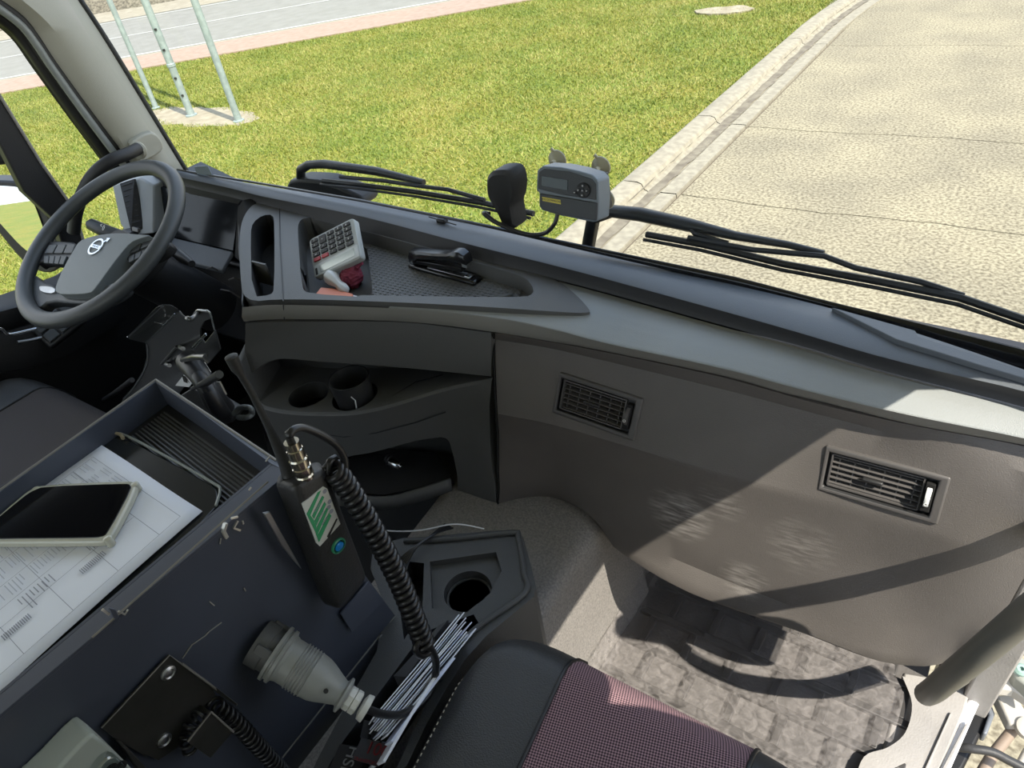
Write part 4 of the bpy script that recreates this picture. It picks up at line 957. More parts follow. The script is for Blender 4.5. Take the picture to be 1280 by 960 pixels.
l_.new(t_.outputs['Object'], x_.inputs['Vector']); l_.new(x_.outputs['Fac'], r_.inputs[0]); l_.new(r_.outputs[0], mxx.inputs[0]); l_.new(x_.outputs['Fac'], bu.inputs['Height']); l_.new(bu.outputs[0], df.inputs['Normal'])
l_.new(tr_.outputs[0], mxx.inputs[1]); l_.new(df.outputs[0], mxx.inputs[2]); l_.new(mxx.outputs[0], o_.inputs[0])
from mathutils import noise as mnoise
rows = []
fb = [at(x, y, z=1.57) for x, y in ((745, 835), (790, 690), (900, 700), (1060, 790), (1100, 848), (1130, 868), (1131, 915), (1068, 940), (1060, 960))]
nx, ny = 90, 90
v, f = [], []
for j in range(ny):
    for i in range(nx):
        x = lerp(-.452, .068, i / (nx - 1)); y = lerp(.22, 1.03, j / (ny - 1))
        z = 1.566 + .003 * mnoise.noise(Vector((x * 14, y * 14, 0))) + .002 * abs(mnoise.noise(Vector((x * 45, y * 45, 3))))
        e = max(0, (-.425 - x) / .027); z += .05 * e * e
        v.append(Vector((x, y, z)))
pol = [(-.46, .2), (-.46, 1.03), (.02, 1.03), (.045, .90), (.067, .872), (.079, .80), (.070, .772), (.020, .727), (.012, .705), (.010, .2)]
for j in range(ny - 1):
    for i in range(nx - 1):
        q = (j * nx + i, j * nx + i + 1, (j + 1) * nx + i + 1, (j + 1) * nx + i); cx = sum(v[k].x for k in q) / 4; cy = sum(v[k].y for k in q) / 4
        if pip(cx, cy, pol): f.append(q)
for k in sorted({i for q in f for i in q}):
    if not pip(v[k].x, v[k].y, pol):
        best = None
        for i in range(len(pol)):
            (ax_, ay_), (bx_, by_) = pol[i - 1], pol[i]; dx, dy = bx_ - ax_, by_ - ay_; t = clamp(((v[k].x - ax_) * dx + (v[k].y - ay_) * dy) / (dx * dx + dy * dy)); c_ = (ax_ + t * dx, ay_ + t * dy); d = (c_[0] - v[k].x) ** 2 + (c_[1] - v[k].y) ** 2
            if best is None or d < best[0]: best = (d, c_)
        v[k] = Vector((best[1][0], best[1][1], v[k].z))
fo = mesh('protective_film', v, f, mats_, None, True, 180); fixn(fo); tag(fo, 'clear crinkled protective plastic film spread over the footwell mat', 'plastic film')
bm = bmesh.new(); bm.from_mesh(fo.data); bmesh.ops.delete(bm, geom=[q for q in bm.verts if not q.link_faces], context='VERTS'); bm.to_mesh(fo.data); bm.free()
# raised grey sill frame around the mat and bright door sill
sl = [at(x, y, z=1.575) for x, y in ((1134, 862), (1150, 885), (1182, 900), (1178, 935), (1165, 945), (1110, 950), (1085, 975), (1068, 975), (1072, 952), (1085, 940), (1125, 928), (1138, 915))]
si = thing('door_sill', 'grey moulded door sill with bright silver-white painted outer edge by the open door', 'door sill', (.12, .8, 1.55))
loft('sill_bead', [cat([at(x, y, z=1.574) for x, y in q], 5) for q in (
    ((1128, 845), (1140, 880), (1132, 915), (1110, 934), (1080, 946), (1066, 985)), ((1138, 850), (1150, 880), (1143, 920), (1118, 940), (1088, 952), (1076, 985)),
    ((1146, 852), (1158, 882), (1152, 928), (1122, 948), (1096, 960), (1086, 985)), ((1150, 855), (1164, 884), (1160, 935), (1126, 956), (1105, 966), (1094, 985)))], M_sill, si, ang=60)
A = lambda x, y, z: at(x, y, z=z)
prism('sill_step', [A(1130, 840, 1.555), A(1215, 855, 1.555), A(1206, 890, 1.555), A(1160, 1000, 1.555), A(1060, 1000, 1.555), A(1100, 950, 1.555)], (0, 0, -.04), M_sill, si, b=.004)
for q in (((1212, 902), (1206, 906), (1165, 985), (1172, 985)), ((1190, 890), (1187, 892), (1145, 985), (1149, 985))):
    prism('sill_rib', [A(x, y, 1.560) for x, y in q], (0, 0, -.006), M_sill, si, b=.001)
prism('painted_edge', [A(1236, 835, 1.55), A(1246, 838, 1.55), A(1224, 880, 1.55), A(1213, 905, 1.55), A(1178, 985, 1.55), A(1150, 985, 1.55), A(1196, 905, 1.55), A(1206, 880, 1.55)], (0, 0, -.05), M_paint, si, b=.006)
box('inner_skirt', None, (.14, .6, 1.44), (.05, .9, .12), M_black, si)
# outside the door: mudguard, step, hose and hinge
og = thing('door_step_well', 'dark hollow step housing below the door sill at the lower right corner', 'step', at(1215, 900, z=1.3))
prism('step_liner', [A(1210, 895, 1.42), A(1222, 862, 1.42), A(1237, 893, 1.42), A(1228, 915, 1.42), A(1205, 960, 1.42), A(1180, 990, 1.42), A(1170, 985, 1.42)], (0, 0, -.25), M_black, og, b=.006)
prism('step_edge', [A(1224, 860, 1.43), A(1232, 858, 1.43), A(1244, 892, 1.43), A(1234, 918, 1.43), A(1228, 916, 1.43), A(1236, 893, 1.43)], (0, 0, -.03), mat('grey blue plastic edge', (.15, .165, .19), .35), og, b=.003)
hg = thing('hinge_bracket', 'pale cast door hinge bracket with green ringed bolt at the right frame edge', 'hinge', at(1255, 850, z=1.6))
B = lambda x, y, z=1.5: at(x, y, z=z)
M_cast = mat('pale painted casting', (.42, .40, .36), .5)
prism('hinge_plate', [B(1228, 850), B(1250, 832), B(1285, 838), B(1295, 880), B(1268, 862), B(1255, 860), B(1240, 862)], (0, 0, -.03), M_cast, hg, b=.006)
prism('hinge_arm', [B(1262, 812, 1.53), B(1300, 835, 1.53), B(1300, 870, 1.53), B(1268, 845, 1.53)], (0, 0, -.04), mat('grey green casting', (.26, .27, .24), .5), hg, b=.005)
lathe('hinge_bolt', [(.012, 0), (.012, .006), (.008, .010), (.004, .010), (.004, .004)], B(1275, 838, 1.54), (.1, -.2, 1), mat('green primer ring', (.22, .33, .29), .5), hg, 20)
prism('hinge_pin_block', [B(1246, 832, 1.55), B(1254, 822, 1.55), B(1258, 826, 1.55), B(1250, 837, 1.55)], (0, 0, -.02), M_paint, hg, b=.002)
prism('lower_bracket', [B(1244, 868, 1.45), B(1270, 868, 1.45), B(1290, 900, 1.45), B(1278, 905, 1.45), B(1262, 905, 1.45)], (0, 0, -.03), M_cast, hg, b=.005)
lathe('round_boss', [(.020, 0), (.020, .012), (.012, .016)], B(1283, 912, 1.44), (.1, -.2, 1), M_cast, hg, 24)
tube('strut', [B(1272, 905, 1.42), B(1240, 945, 1.42), B(1222, 975, 1.42)], .010, mat('rusty brown tube', (.22, .17, .13), .6), hg, 10)
tube('strut', [B(1285, 940, 1.4), B(1262, 985, 1.4)], .009, M_cast, hg, 10)
bh = thing('bellows_hose', 'black ribbed cable bellows entering at the right frame edge above the hinge', 'hose', B(1280, 808, 1.6))
tube('bellows', [B(lerp(1262, 1300, i / 24), lerp(812, 800, i / 24), 1.62) for i in range(25)], [.013 + .003 * (i % 2) for i in range(25)], M_rubber, bh, 14, ang=20)
ds = tube('door_check_strap', cat([B(1196, 934, 1.48), B(1215, 936, 1.49), B(1240, 940, 1.49), B(1262, 951, 1.48), B(1290, 965, 1.47)], 5), .008, M_rubber, None, 10); tag(ds, 'black rubber door strap crossing outside the sill at the lower right corner', 'strap')
# grab bar beside the doorway
gb = thing('door_grab_bar', 'thick dark grab bar at the doorway, right of the dashboard, curving to the floor', 'grab bar', (.12, .7, 2.0))
hpts = cat([Vector((.140, .92, 2.175)), Vector((.135, .84, 2.16)), Vector((.134, .72, 2.17)), at(1345, 716, x=.134), at(1282, 768, x=.127), at(1220, 820, x=.104), at(1185, 848, x=.090), at(1168, 862, x=.084), at(1158, 868, x=.084), Vector((.098, .79, 1.735)), Vector((.13, .86, 1.70))], 7)
tube('bar', hpts, .0165, mat('dark olive grey grab bar', (.10, .098, .085), .45), gb, 18)
# ================================================================== STEEL BOX WITH TRAY
M_steel = mat('blue black painted steel box', (.056, .064, .088), .42, noise=.12, nscale=5, coat=.15)
M_scr = mat('bare metal scratch', (.62, .60, .55), .35, .6)
M_rim = mat('worn grey rim and fold highlight', (.20, .19, .17), .5)
zr = 2.36
eb_ = thing('steel_equipment_box', 'dark blue-grey painted steel box with a ribbed tray on top between the seats', 'box', (-.8, .1, 2.1))
TL = at(195, 475, z=zr); TR = at(346, 576, z=zr); BLc = at(0, 613, z=zr)
lx = (BLc - TL).normalized(); BL = TL + lx * .75
BR = Vector((TR.x - .0, TR.y - .75, zr))
RX = -.66
tl2 = TL + Vector((.004, -.004, 0)); 
zt_ = zr - .042
floor_ = [Vector((p.x, p.y, zt_)) for p in (TL, TR, BR, BL)]
prism('tray_floor', floor_, (0, 0, -.006), M_black, eb_)
def wall_(a, b, h0, th, nm='tray_wall'): 
    d = (b - a).normalized(); nrm_ = Vector((-d.y, d.x, 0)) * th
    return hexa(nm, [a + Vector((0, 0, h0)), b + Vector((0, 0, h0)), b + nrm_ + Vector((0, 0, h0)), a + nrm_ + Vector((0, 0, h0))], [a, b, b + nrm_, a + nrm_], M_steel, eb_, .0005)
wall_(TL, TR, -.05, -.003); wall_(BL, TL, -.30, -.003)
for a, b in ((TL, TR), (BL, TL)): tube('rim_edge', [a + Vector((0, 0, .0005)), b + Vector((0, 0, .0005))], .0017, M_rim, eb_, 6)
# ribs across the tray
ax = (TR - TL); ay = Vector((0, -1, 0))
rv, rf = [], []
nr = 52
for i in range(nr):
    t = (i + .8) * .0055
    a = TL + lx * (t + .012) + ax.normalized() * .016; b = TR + ay * (t + .012) - ax.normalized() * .010
    a.z = b.z = zt_ + .001
    o = tube('rib', [a, b], .0017, mat('tray rib', (.06, .062, .063), .4) if i == 0 else bpy.data.materials['tray rib'], eb_, 6)
# right: flange strip, folded side panel
F0 = at(346, 576, z=zr); F1 = Vector((F0.x, F0.y - .75, zr))
G0 = at(361, 590, z=zr + .001); G1 = at(115, 797, z=zr + .001); gd = (G1 - G0).normalized(); G1 = G0 + gd * .80
f0b = F0 - Vector((.0, 0, 0))
prism('top_flange', [F0, G0, G1, F1], (0, 0, -.004), M_steel, eb_, b=.0008)
prism('flange_inner', [F0, F1, F1 + Vector((-.004, 0, 0)), F0 + Vector((-.004, 0, 0))], (0, 0, -.045), M_steel, eb_)
P0 = at(494, 770, z=1.975); P1 = onpl(352, 948, G0, (G1 - G0).cross(P0 - G0).normalized()); pd_ = (P1 - P0).normalized(); P1 = P0 + pd_ * .62
hexa('side_panel', [G0, G1, P1, P0], [G0 - Vector((.004, 0, .003)), G1 - Vector((.004, 0, .003)), P1 - Vector((.006, 0, 0)), P0 - Vector((.006, 0, 0))], M_steel, eb_)
pn = (G1 - G0).cross(P0 - G0).normalized(); pn = pn if pn.x > 0 else -pn
def pp_(px, py, o=0): return onpl(px, py, (G0 + P0) / 2 + pn * o, pn)
Q0 = at(502, 777, z=1.955); Q1 = Q0 + pd_ * .6
hexa('lower_skirt', [P0 + pn * .002, P1 + pn * .002, Q1, Q0], [P0 - Vector((.02, 0, 0)), P1 - Vector((.02, 0, 0)), Q1 - Vector((.01, 0, .04)), Q0 - Vector((.01, 0, .04))], M_steel, eb_)
tube('fold_highlight', [pp_(335, 602, .0015), pp_(115, 797, .0015)], .0012, M_rim, eb_, 6)  # highlight along the fold, drawn in as a pale grey strip
tube('panel_edge', [P0, P1], .0016, M_rim, eb_, 6)
hexa('front_wall', [TL, TR, G0, G0 - Vector((.03, 0, 0))], [Vector((TL.x, TL.y, 1.93)), Vector((TR.x, TR.y, 1.93)), P0, P0 - Vector((.03, 0, 0))], M_steel, eb_)
lathe('rivet', [(.0055, 0), (.0055, .001), (.003, .0025)], onpl(476, 797, P0 + pn * .004, pn) , pn, M_metal, eb_, 16)
# scratches: bare metal flakes where the paint is gone
def scratch(pts, w_, nm='paint_chip'):
    P = [pp_(x, y, .0012) for x, y in pts]
    tube(nm, P, w_, M_scr, eb_, 4)
scratch([(282, 654), (279, 664), (283, 672)], .0028); scratch([(297, 651), (292, 660), (300, 663)], .0016); scratch([(289, 648), (297, 646)], .0014); scratch([(303, 651), (304, 655)], .0012)
scratch([(262, 752), (268, 757)], .0008); scratch([(228, 823), (240, 806), (256, 795), (262, 789), (277, 778)], .0007); scratch([(128, 762), (136, 768)], .0018); scratch([(148, 764), (156, 768), (160, 762)], .0012)
scratch([(305, 735), (307, 739)], .0008); scratch([(276, 673), (275, 680)], .0007); scratch([(338, 570), (332, 577)], .001); scratch([(311, 613), (314, 609)], .001)
bl_ = [pp_(134, 758, .001), pp_(142, 760, .001), pp_(148, 772, .001), pp_(140, 771, .001)]
prism('tear', bl_, pn * .004, M_steel, eb_, b=.0008)
# riveted bracket plate
M_olive = mat('dark brushed bracket steel', (.075, .073, .066), .35, .6, noise=.2, nscale=14)
br = thing('bracket_plate', 'dark brushed steel bracket plate with two rivets at the bottom left', 'bracket', pp_(200, 880))
bp = [(212, 819), (227, 830), (230, 829), (262, 855), (270, 868), (240, 905), (222, 935), (198, 951), (182, 943), (184, 947), (142, 922), (127, 910)]
prism('plate', [pp_(x, y, .006) for x, y in bp], -pn * .003, M_olive, br, b=.0008)
tube('edge', [pp_(127, 910, .007), pp_(212, 819, .007), pp_(227, 830, .007)], .0008, M_rim, br, 6)
prism('side_flange', [pp_(232, 831, .006), pp_(262, 853, .006), pp_(296, 880, .03), pp_(295, 882, .03), pp_(265, 862, .006)], -pn * .004, M_olive, br)
tube('flange_edge', [pp_(228, 830, .008), pp_(262, 855, .010), pp_(296, 881, .012)], .0013, M_rim, br, 6)
for x, y in ((210, 841), (205, 925)): lathe('rivet', [(.0085, 0), (.0085, .0015), (.006, .003), (.0045, .002), (.002, .003)], pp_(x, y, .006), pn, M_metal, br, 20)
prism('foot_tab', [pp_(142, 922, .004), pp_(150, 925, .004), pp_(196, 975, .004), pp_(178, 975, .004)], pn * .02, M_olive, br, b=.001)
tb = [(264, 890), (292, 915), (263, 948), (235, 928)]
prism('hook_tab', [pp_(x, y, .035) for x, y in tb], -pn * .003, M_olive, br, b=.0006)
tube('hook_edge', [pp_(235, 927, .036), pp_(264, 890, .036), pp_(292, 915, .036)], .0012, M_rim, br, 6)
prism('hook_neck', [pp_(250, 882, .006), pp_(264, 890, .035), pp_(262, 893, .035), pp_(246, 890, .006)], -pn * .003, M_olive, br)
# small coiled cable behind the hook
h_, pts_ = helix([pp_(268, 880, .014), pp_(292, 900, .018), pp_(325, 935, .02), pp_(372, 985, .02)], .0085, 26, .0026, 'coil', M_cable, None, 6, 12)
ch_ = h_; tag(ch_, 'thin tightly coiled black cable running off the bottom edge from the bracket hook', 'coiled cable')
h_, _ = helix([pp_(255, 892, .02), pp_(243, 902, .02), pp_(236, 918, .02), pp_(236, 930, .02), pp_(240, 938, .02)], .008, 5, .0022, 'cable_curls', M_cable, None, 6, 14); tag(h_, 'loose curls of thin black cable beneath the steel hook tab', 'cable')
# pale plastic device at the bottom-left corner
dv = thing('plastic_device', 'light grey-green plastic housing with clear lens at the bottom left corner', 'device', pp_(110, 950))
M_pale = mat('pale grey green plastic', (.36, .39, .35), .4)
prism('housing', smooth([pp_(x, y, .035) for x, y in ((112, 919), (120, 918), (160, 955), (185, 985), (40, 990), (60, 975))], 1, True), -pn * .034, M_pale, dv, b=.005, seg=3)
prism('lens', smooth([pp_(x, y, .045) for x, y in ((125, 957), (138, 945), (150, 948), (172, 975), (110, 985))], 1, True), -pn * .012, glassmat('clear lens', (.8, .85, .85), .35), dv, b=.002)
for x, y in ((134, 958), (146, 955), (140, 966)): lathe('lens_reflector', [(.004, 0), (.007, .006)], pp_(x, y, .036), pn, M_chrome, dv, 12)
# ---- things in the tray: folder, papers, phone
zp = zt_ + .008
fd = prism('document_folder', smooth([at(x, y, z=zp) for x, y in ((128, 543), (148, 542), (265, 605), (274, 615), (268, 640), (-10, 905), (-160, 860), (90, 560))], 1, True), (0, 0, -.010), mat('glossy black folder', (.012, .014, .015), .22), b=.002)
tag(fd, 'glossy black document folder lying in the tray under the paper form', 'folder')
tube('folder_edge', cat([at(x, y, z=zp + .001) for x, y in ((122, 545), (148, 541), (205, 569), (265, 603), (275, 612), (270, 632))], 4), .0018, mat('pale folder piping', (.25, .27, .25), .35), fd, 6)
tube('elastic_end', cat([at(x, y, z=zp + .004) for x, y in ((116, 548), (124, 543), (138, 541), (150, 543), (154, 548))], 5), .0025, mat('tan elastic', (.30, .25, .16), .5), fd, 6)
# the form: a curved sheet
pc_ = [at(126, 556, z=zp + .002), at(253, 639, z=zp + .002), at(-4, 869, z=zp + .002)]
e1 = pc_[1] - pc_[0]; e2 = (pc_[2] - pc_[1]); e2 = e2.normalized() * .42
rows = [[pc_[0] + e1 * (i / 12) + e2 * (j / 20) + Vector((0, 0, .0015 * math.sin(i * .5 + j * .3))) for i in range(13)] for j in range(21)]
ps = loft('paper_form', rows, M_white, t=.0006, ang=180); tag(ps, 'white printed delivery form with table rows, lying in the tray under the phone', 'paper')
# print on the form: thin grey rules and text bars
M_ink = mat('grey form print', (.28, .29, .33), .8); M_ink2 = mat('pale form print', (.48, .50, .55), .8)
nf = e1.cross(e2).normalized(); nf = nf if nf.z > 0 else -nf
e1n = e1.normalized(); e2n = e2.normalized(); W_, H_ = e1.length, e2.length
def fp(u, v, o=.0022): return pc_[0] + e1n * u + e2n * v + nf * o + Vector((0, 0, .0012))
def bars(nm, L, m):
    v, f = [], []
    for (u0, v0, u1, v1) in L:
        k = len(v); v += [fp(u0, v0), fp(u1, v0), fp(u1, v1), fp(u0, v1)]; f.append((k, k + 1, k + 2, k + 3))
    o = mesh(nm, v, f, m, ps, False); return o
L_ = []; th = .0006
ml, mr = .018, W_ - .016
def hl(v, a=ml, b=mr): L_.append((a, v, b, v + th))
def vl(u, a, b): L_.append((u, a, u + th, b))
hl(.02); hl(.31); vl(ml, .02, .31); vl(mr, .02, .31)
for u in (.05, .08, .118, .150, .175): vl(u, .05, .30)
for k in range(5): hl(.05 + k * .055)
bars('table_rules', L_, M_ink)
L_ = []
for k in range(66):
    v0 = .024 + k * .0043
    for (a, b) in ((ml + .003, .048), (.053, .078), (.083, .116), (.121, .148)):
        if rg.random() < .75: L_.append((a, v0, lerp(a, b, rg.uniform(.5, .98)), v0 + .0011))
bars('text_lines', L_, M_ink2)
L_ = []
for k in range(60):
    v0 = .03 + k * .0045
    if (k // 9) % 2: 
        a = .155 + rg.uniform(0, .003); L_.append((a, v0, a + rg.uniform(.012, .03), v0 + .0011))
bars('small_print', L_, M_ink); 
for v0 in (.10, .19, .27): bars('barcode', [(.186, v0 + i * .0022, .196, v0 + i * .0022 + .0011) for i in range(14)], M_ink)
# phone with clear case
zph = zp + .014
ph = thing('mobile_phone', 'black smartphone in a clear case lying face up on the paper form', 'phone', at(80, 640, z=zph))
pq = [(37, 611), (52, 605), (160, 600), (168, 602), (171, 609), (140, 668), (130, 676), (118, 677), (0, 678), (-50, 678), (-30, 668), (25, 620)]
case = smooth([at(x, y, z=zph) for x, y in pq], 1, True)
M_case = mat('clear yellowish phone case', (.50, .49, .40), .15, spec=.8)
prism('case', case, (0, 0, -.011), M_case, ph, b=.003)
sc_ = [(41, 613), (54, 608), (158, 604), (163, 606), (164, 611), (134, 667), (126, 671), (112, 672), (0, 673), (-44, 674), (-24, 665), (30, 620)]
prism('screen', smooth([at(x, y, z=zph + .0008) for x, y in sc_], 1, True), (0, 0, -.003), mat('phone screen glass', (.004, .004, .005), .08), ph, b=.0006)
for x, y in ((168, 605), (134, 673), (44, 611)): lathe('corner_bumper', [(.0048, -.011), (.0048, .0), (.003, .0012)], at(x, y, z=zph), (0, 0, 1), M_case, ph, 14)
box('side_button', frame(at(95, 677, z=zph - .004), (0, 0, 1), case[0] - case[4]), (0, 0, 0), (.014, .003, .003), M_black, ph)
# ================================================================== RADIO, COILED CABLE, CONNECTOR
M_radio = mat('black radio housing', (.022, .022, .022), .5, bump=.3, bscale=300)
rx = RX + .075
ra_ = thing('radio_handset', 'black hand radio with green and white label and blue button clipped to the steel box', 'radio', pp_(390, 680))
ft = [(366, 610), (407, 584), (461, 722), (427, 766)]
fr = [pp_(x, y, .052) for x, y in ft]
bk = [p - pn * .045 for p in fr]
bk = [pp_(338, 600, .004), pp_(398, 573, .006), pp_(450, 712, .006), pp_(399, 756, .004)]
def qsub(q, n_=1): return q
# rounded body: loft of rounded rectangles down its length
def rrect(c4, k=5, r=.28):
    out = []
    for i in range(4):
        p, a, b = c4[i], c4[i - 1], c4[(i + 1) % 4]; s_ = p.lerp(a, r); e_ = p.lerp(b, r)
        for j in range(k): t = j / (k - 1); out.append(s_.lerp(p, t).lerp(p.lerp(e_, t), t))
    return out
rows = []
for t, g_ in ((0, .80), (.012, .93), (.04, 1.0), (.3, .99), (.6, .98), (.95, .97), (.985, .93), (1, .82)):
    c4 = [fr[0].lerp(fr[3], t), fr[1].lerp(fr[2], t), bk[1].lerp(bk[2], t), bk[0].lerp(bk[3], t)]; cc_ = sum(c4, Vector()) / 4
    rows.append([cc_ + (p - cc_) * g_ for p in rrect(c4, 5, .25)])
v, f = loftmesh(rows, True); n_ = len(rows[0]); f += [tuple(range(n_ - 1, -1, -1)), tuple(len(v) - n_ + i for i in range(n_))]
o = mesh('radio_body', v, f, M_radio, ra_, True, 50); fixn(o)
rn = (fr[1] - fr[0]).cross(fr[3] - fr[0]).normalized(); rn = rn if rn.x > 0 else -rn
def rp(px, py, o=.0): return onpl(px, py, fr[0] + rn * o, rn)
lq = [rp(x, y, .0006) for x, y in ((377.5, 633), (405, 607.5), (408, 611), (424, 653), (400, 682))]
lbq = prism('label', [rp(x, y, .0008) for x, y in ((378, 630), (404, 608), (409, 611), (425.5, 655), (400, 683), (396, 679))], -rn * .002, mat('white radio label', (.55, .56, .52), .4), ra_, sm=False, label='white label with green bands')
M_green = mat('green label print', (.03, .30, .12), .45)
def gbar(q, m=M_green): return prism('label_band', [rp(x, y, .0014) for x, y in q], -rn * .0004, m, ra_, sm=False)
for q in (((130, 410), (262, 150), (300, 128), (172, 425)), ((195, 432), (318, 190), (340, 205), (217, 468)), ((225, 490), (345, 262), (362, 292), (245, 548)), ((255, 560), (368, 335), (388, 350), (262, 650)), ((268, 660), (398, 395), (425, 430), (278, 745)),
          ((130, 410), (165, 415), (215, 480), (245, 560), (270, 650), (275, 745), (235, 625))):
    gbar([(370 + x / 9.6, 600 + y / 9.6) for x, y in q])
for k, (x, y) in enumerate(((406, 614), (411, 634), (414, 639), (412, 627))): lathe('label_symbol', [(.003, 0), (.003, .0003), (.0018, .0003)], rp(x, y, .0010), rn, M_ink, ra_, 14)
prism('label_notch', [rp(x, y, .0015) for x, y in ((409, 671), (421, 648), (422, 649), (411, 673))], -rn * .0004, M_black, ra_, sm=False)
for (x, y) in ((392, 641), (397, 650), (401, 658)):
    text('label_text', 'BASIC', frame(rp(x + 5, y - 7, .0016), rn, rp(x + 14, y - 20) - rp(x, y)), .0042, M_ink, ra_, .0001)
bc_ = rp(422.5, 682, .0)
lathe('button_ring', [(.0105, -.002), (.0105, .002), (.0088, .003), (.0075, .001), (.0075, -.001)], bc_, rn, mat('green ring', (.03, .22, .11), .35), ra_, 28)
lathe('blue_button', [(.0062, 0), (.0062, .003), (.004, .0042)], bc_, rn, mat('blue push button', (.01, .22, .62), .3), ra_, 24, label='blue push button')
top_c = (fr[0] + fr[1] + bk[0] + bk[1]) / 4
ant = [at(364, 603, x=top_c.x - .008), at(357, 580, x=top_c.x - .008), at(346, 555, x=top_c.x - .008), at(336, 534, x=top_c.x - .007), at(315, 492, x=top_c.x - .006), at(301, 468, x=top_c.x - .005), at(296, 460, x=top_c.x - .005), at(289, 446, x=top_c.x - .005)]
tube('antenna', [ant[0], ant[0].lerp(ant[1], .2), ant[1], ant[2], ant[3], ant[4], ant[5], ant[6], ant[7], ant[7] + (ant[7] - ant[6]) * .06], [.0125, .0085, .0075, .0062, .0042, .0036, .0038, .006, .0066, .005], M_radio, ra_, 14)
lathe('antenna_base', [(.014, -.004), (.014, .006), (.010, .010)], at(364, 602, x=top_c.x - .008), ant[1] - ant[0], M_black, ra_, 20)
cb = at(382, 596, x=top_c.x + .014); ce = at(364, 552, x=top_c.x + .014); ca = (ce - cb).normalized(); cl_ = (ce - cb).length
M_nickel = mat('nickel connector', (.52, .48, .40), .22, 1)
lathe('metal_connector', [(.010, 0), (.0105, .004), (.0095, .006), (.0105, .008), (.0105, .016), (.0093, .017), (.0093, .021), (.0105, .022), (.0105, .028), (.0092, .03), (.0092, cl_ * .8), (.0082, cl_ * .82), (.0082, cl_)], cb, ca, M_nickel, ra_, 28, ang=30)
prism('belt_clip', [pp_(x, y, .020) for x, y in ((330, 642), (338, 640), (378, 712), (372, 706), (352, 682))], -pn * .004, M_metal, ra_, b=.001)
prism('holder_plate', [pp_(x, y, .008) for x, y in ((461, 727), (426, 768), (440, 790), (480, 752))], -pn * .003, M_steel, eb_, b=.0006)
# coiled cable
cc_ = thing('coiled_cable', 'thick black coiled cable from the radio connector down to the grey plug', 'cable', at(470, 680, x=-.52))
xc = top_c.x + .02
tube('lead', cat([ce - ca * .004, ce + ca * .010, at(362, 544, x=xc), at(366, 538, x=xc), at(378, 535, x=xc), at(400, 543, x=xc + .005), at(420, 556, x=xc + .01), at(430, 572, x=xc + .01), at(430, 590, x=xc + .01), at(421, 600, x=xc + .005), at(411, 592, x=xc), at(412, 578, x=xc), at(420, 572, x=xc)], 8), .0045, M_cable, cc_, 10)
h_, hp_ = helix([at(414, 585, x=xc + .005), at(432, 606, x=xc + .01), at(462, 655, x=xc + .03), at(497, 722, x=xc + .055), at(531, 806, x=xc + .085)], .0105, 31, .0040, 'coil', M_cable, cc_, 8, 16)
pe = at(462, 886, x=-.50)
xe = xc + .085
tube('tail', cat([at(531, 806, x=xe), at(539, 812, x=xe), at(545, 830, x=xe), at(541, 858, x=xe - .0), at(525, 880, x=xe), at(500, 893, x=xe - .005), at(475, 892, x=xe - .01), at(455, 884, x=xe - .015)], 8), .0052, M_cable, cc_, 12)
tube('cable_knot', cat([at(524, 800, x=xe), at(519, 812, x=xe), at(527, 820, x=xe), at(537, 814, x=xe), at(538, 803, x=xe)], 6), .0045, M_cable, cc_, 10)
# grey connector plug
M_plug = mat('grey connector plastic', (.27, .28, .265), .38); M_plug2 = mat('dark grey socket plastic', (.10, .102, .10), .5); M_plug3 = mat('off-white gland plastic', (.60, .60, .55), .4)
pg = thing('cable_connector_plug', 'large grey ribbed cable connector plugged into the side of the steel box', 'plug', pp_(325, 800))
q0 = pp_(322, 802, .0); q1 = at(458, 886, x=xe - .018)
pa_ = (q1 - q0).normalized(); PL = (q1 - q0).length
def pl(nm, prof, m, seg=32, ang=30): return lathe(nm, [(r, h * PL) for r, h in prof], q0, pa_, m, pg, seg, ang=ang)
pl('wall_socket', [(.0285, 0), (.0285, .10), (.027, .11), (.027, .17)], M_plug2)
for k in range(3):
    a = k * 2.1 + 1.2; Mx = frame(q0 + pa_ * PL * .1, pa_, Vector(pa_).orthogonal()); box('socket_lug', Mx @ Matrix.Rotation(a, 4, 'Z'), (.029, 0, .0), (.006, .012, PL * .14), M_plug2, pg, .001)
pl('locking_ring', [(.028, .155), (.0345, .16), (.0345, .185), (.031, .19), (.031, .205), (.0335, .21), (.0335, .235), (.029, .245), (.028, .27)], M_plug)
rib = [(.0275, .27), (.0275, .35)]
for k in range(5): rib += [(.0290, .355 + k * .026), (.0290, .365 + k * .026), (.0272, .368 + k * .026), (.0272, .378 + k * .026)]
pl('ribbed_grip', rib, M_plug)
pl('cone', [(.0285, .485), (.0275, .50), (.0268, .56), (.024, .62), (.019, .70), (.0155, .76), (.016, .775)], M_plug, ang=40)
pl('collar', [(.0155, .77), (.0215, .785), (.0215, .805), (.0175, .815), (.0150, .82)], M_plug)
pl('gland_nut', [(.0135, .815), (.0148, .83), (.0148, .87), (.0125, .875), (.0148, .88), (.0148, .92), (.012, .93)], M_plug3, 8, 20)
pl('gland_flange', [(.009, .95), (.0155, .965), (.0165, .995), (.0165, 1.01), (.0100, 1.012), (.006, 1.0)], M_plug3)
lathe('cone_screw', [(.003, 0), (.003, .0012)], q0 + pa_ * PL * .62 + Vector((.018, -.010, .014)), (.5, -.4, .7), M_black, pg, 12)

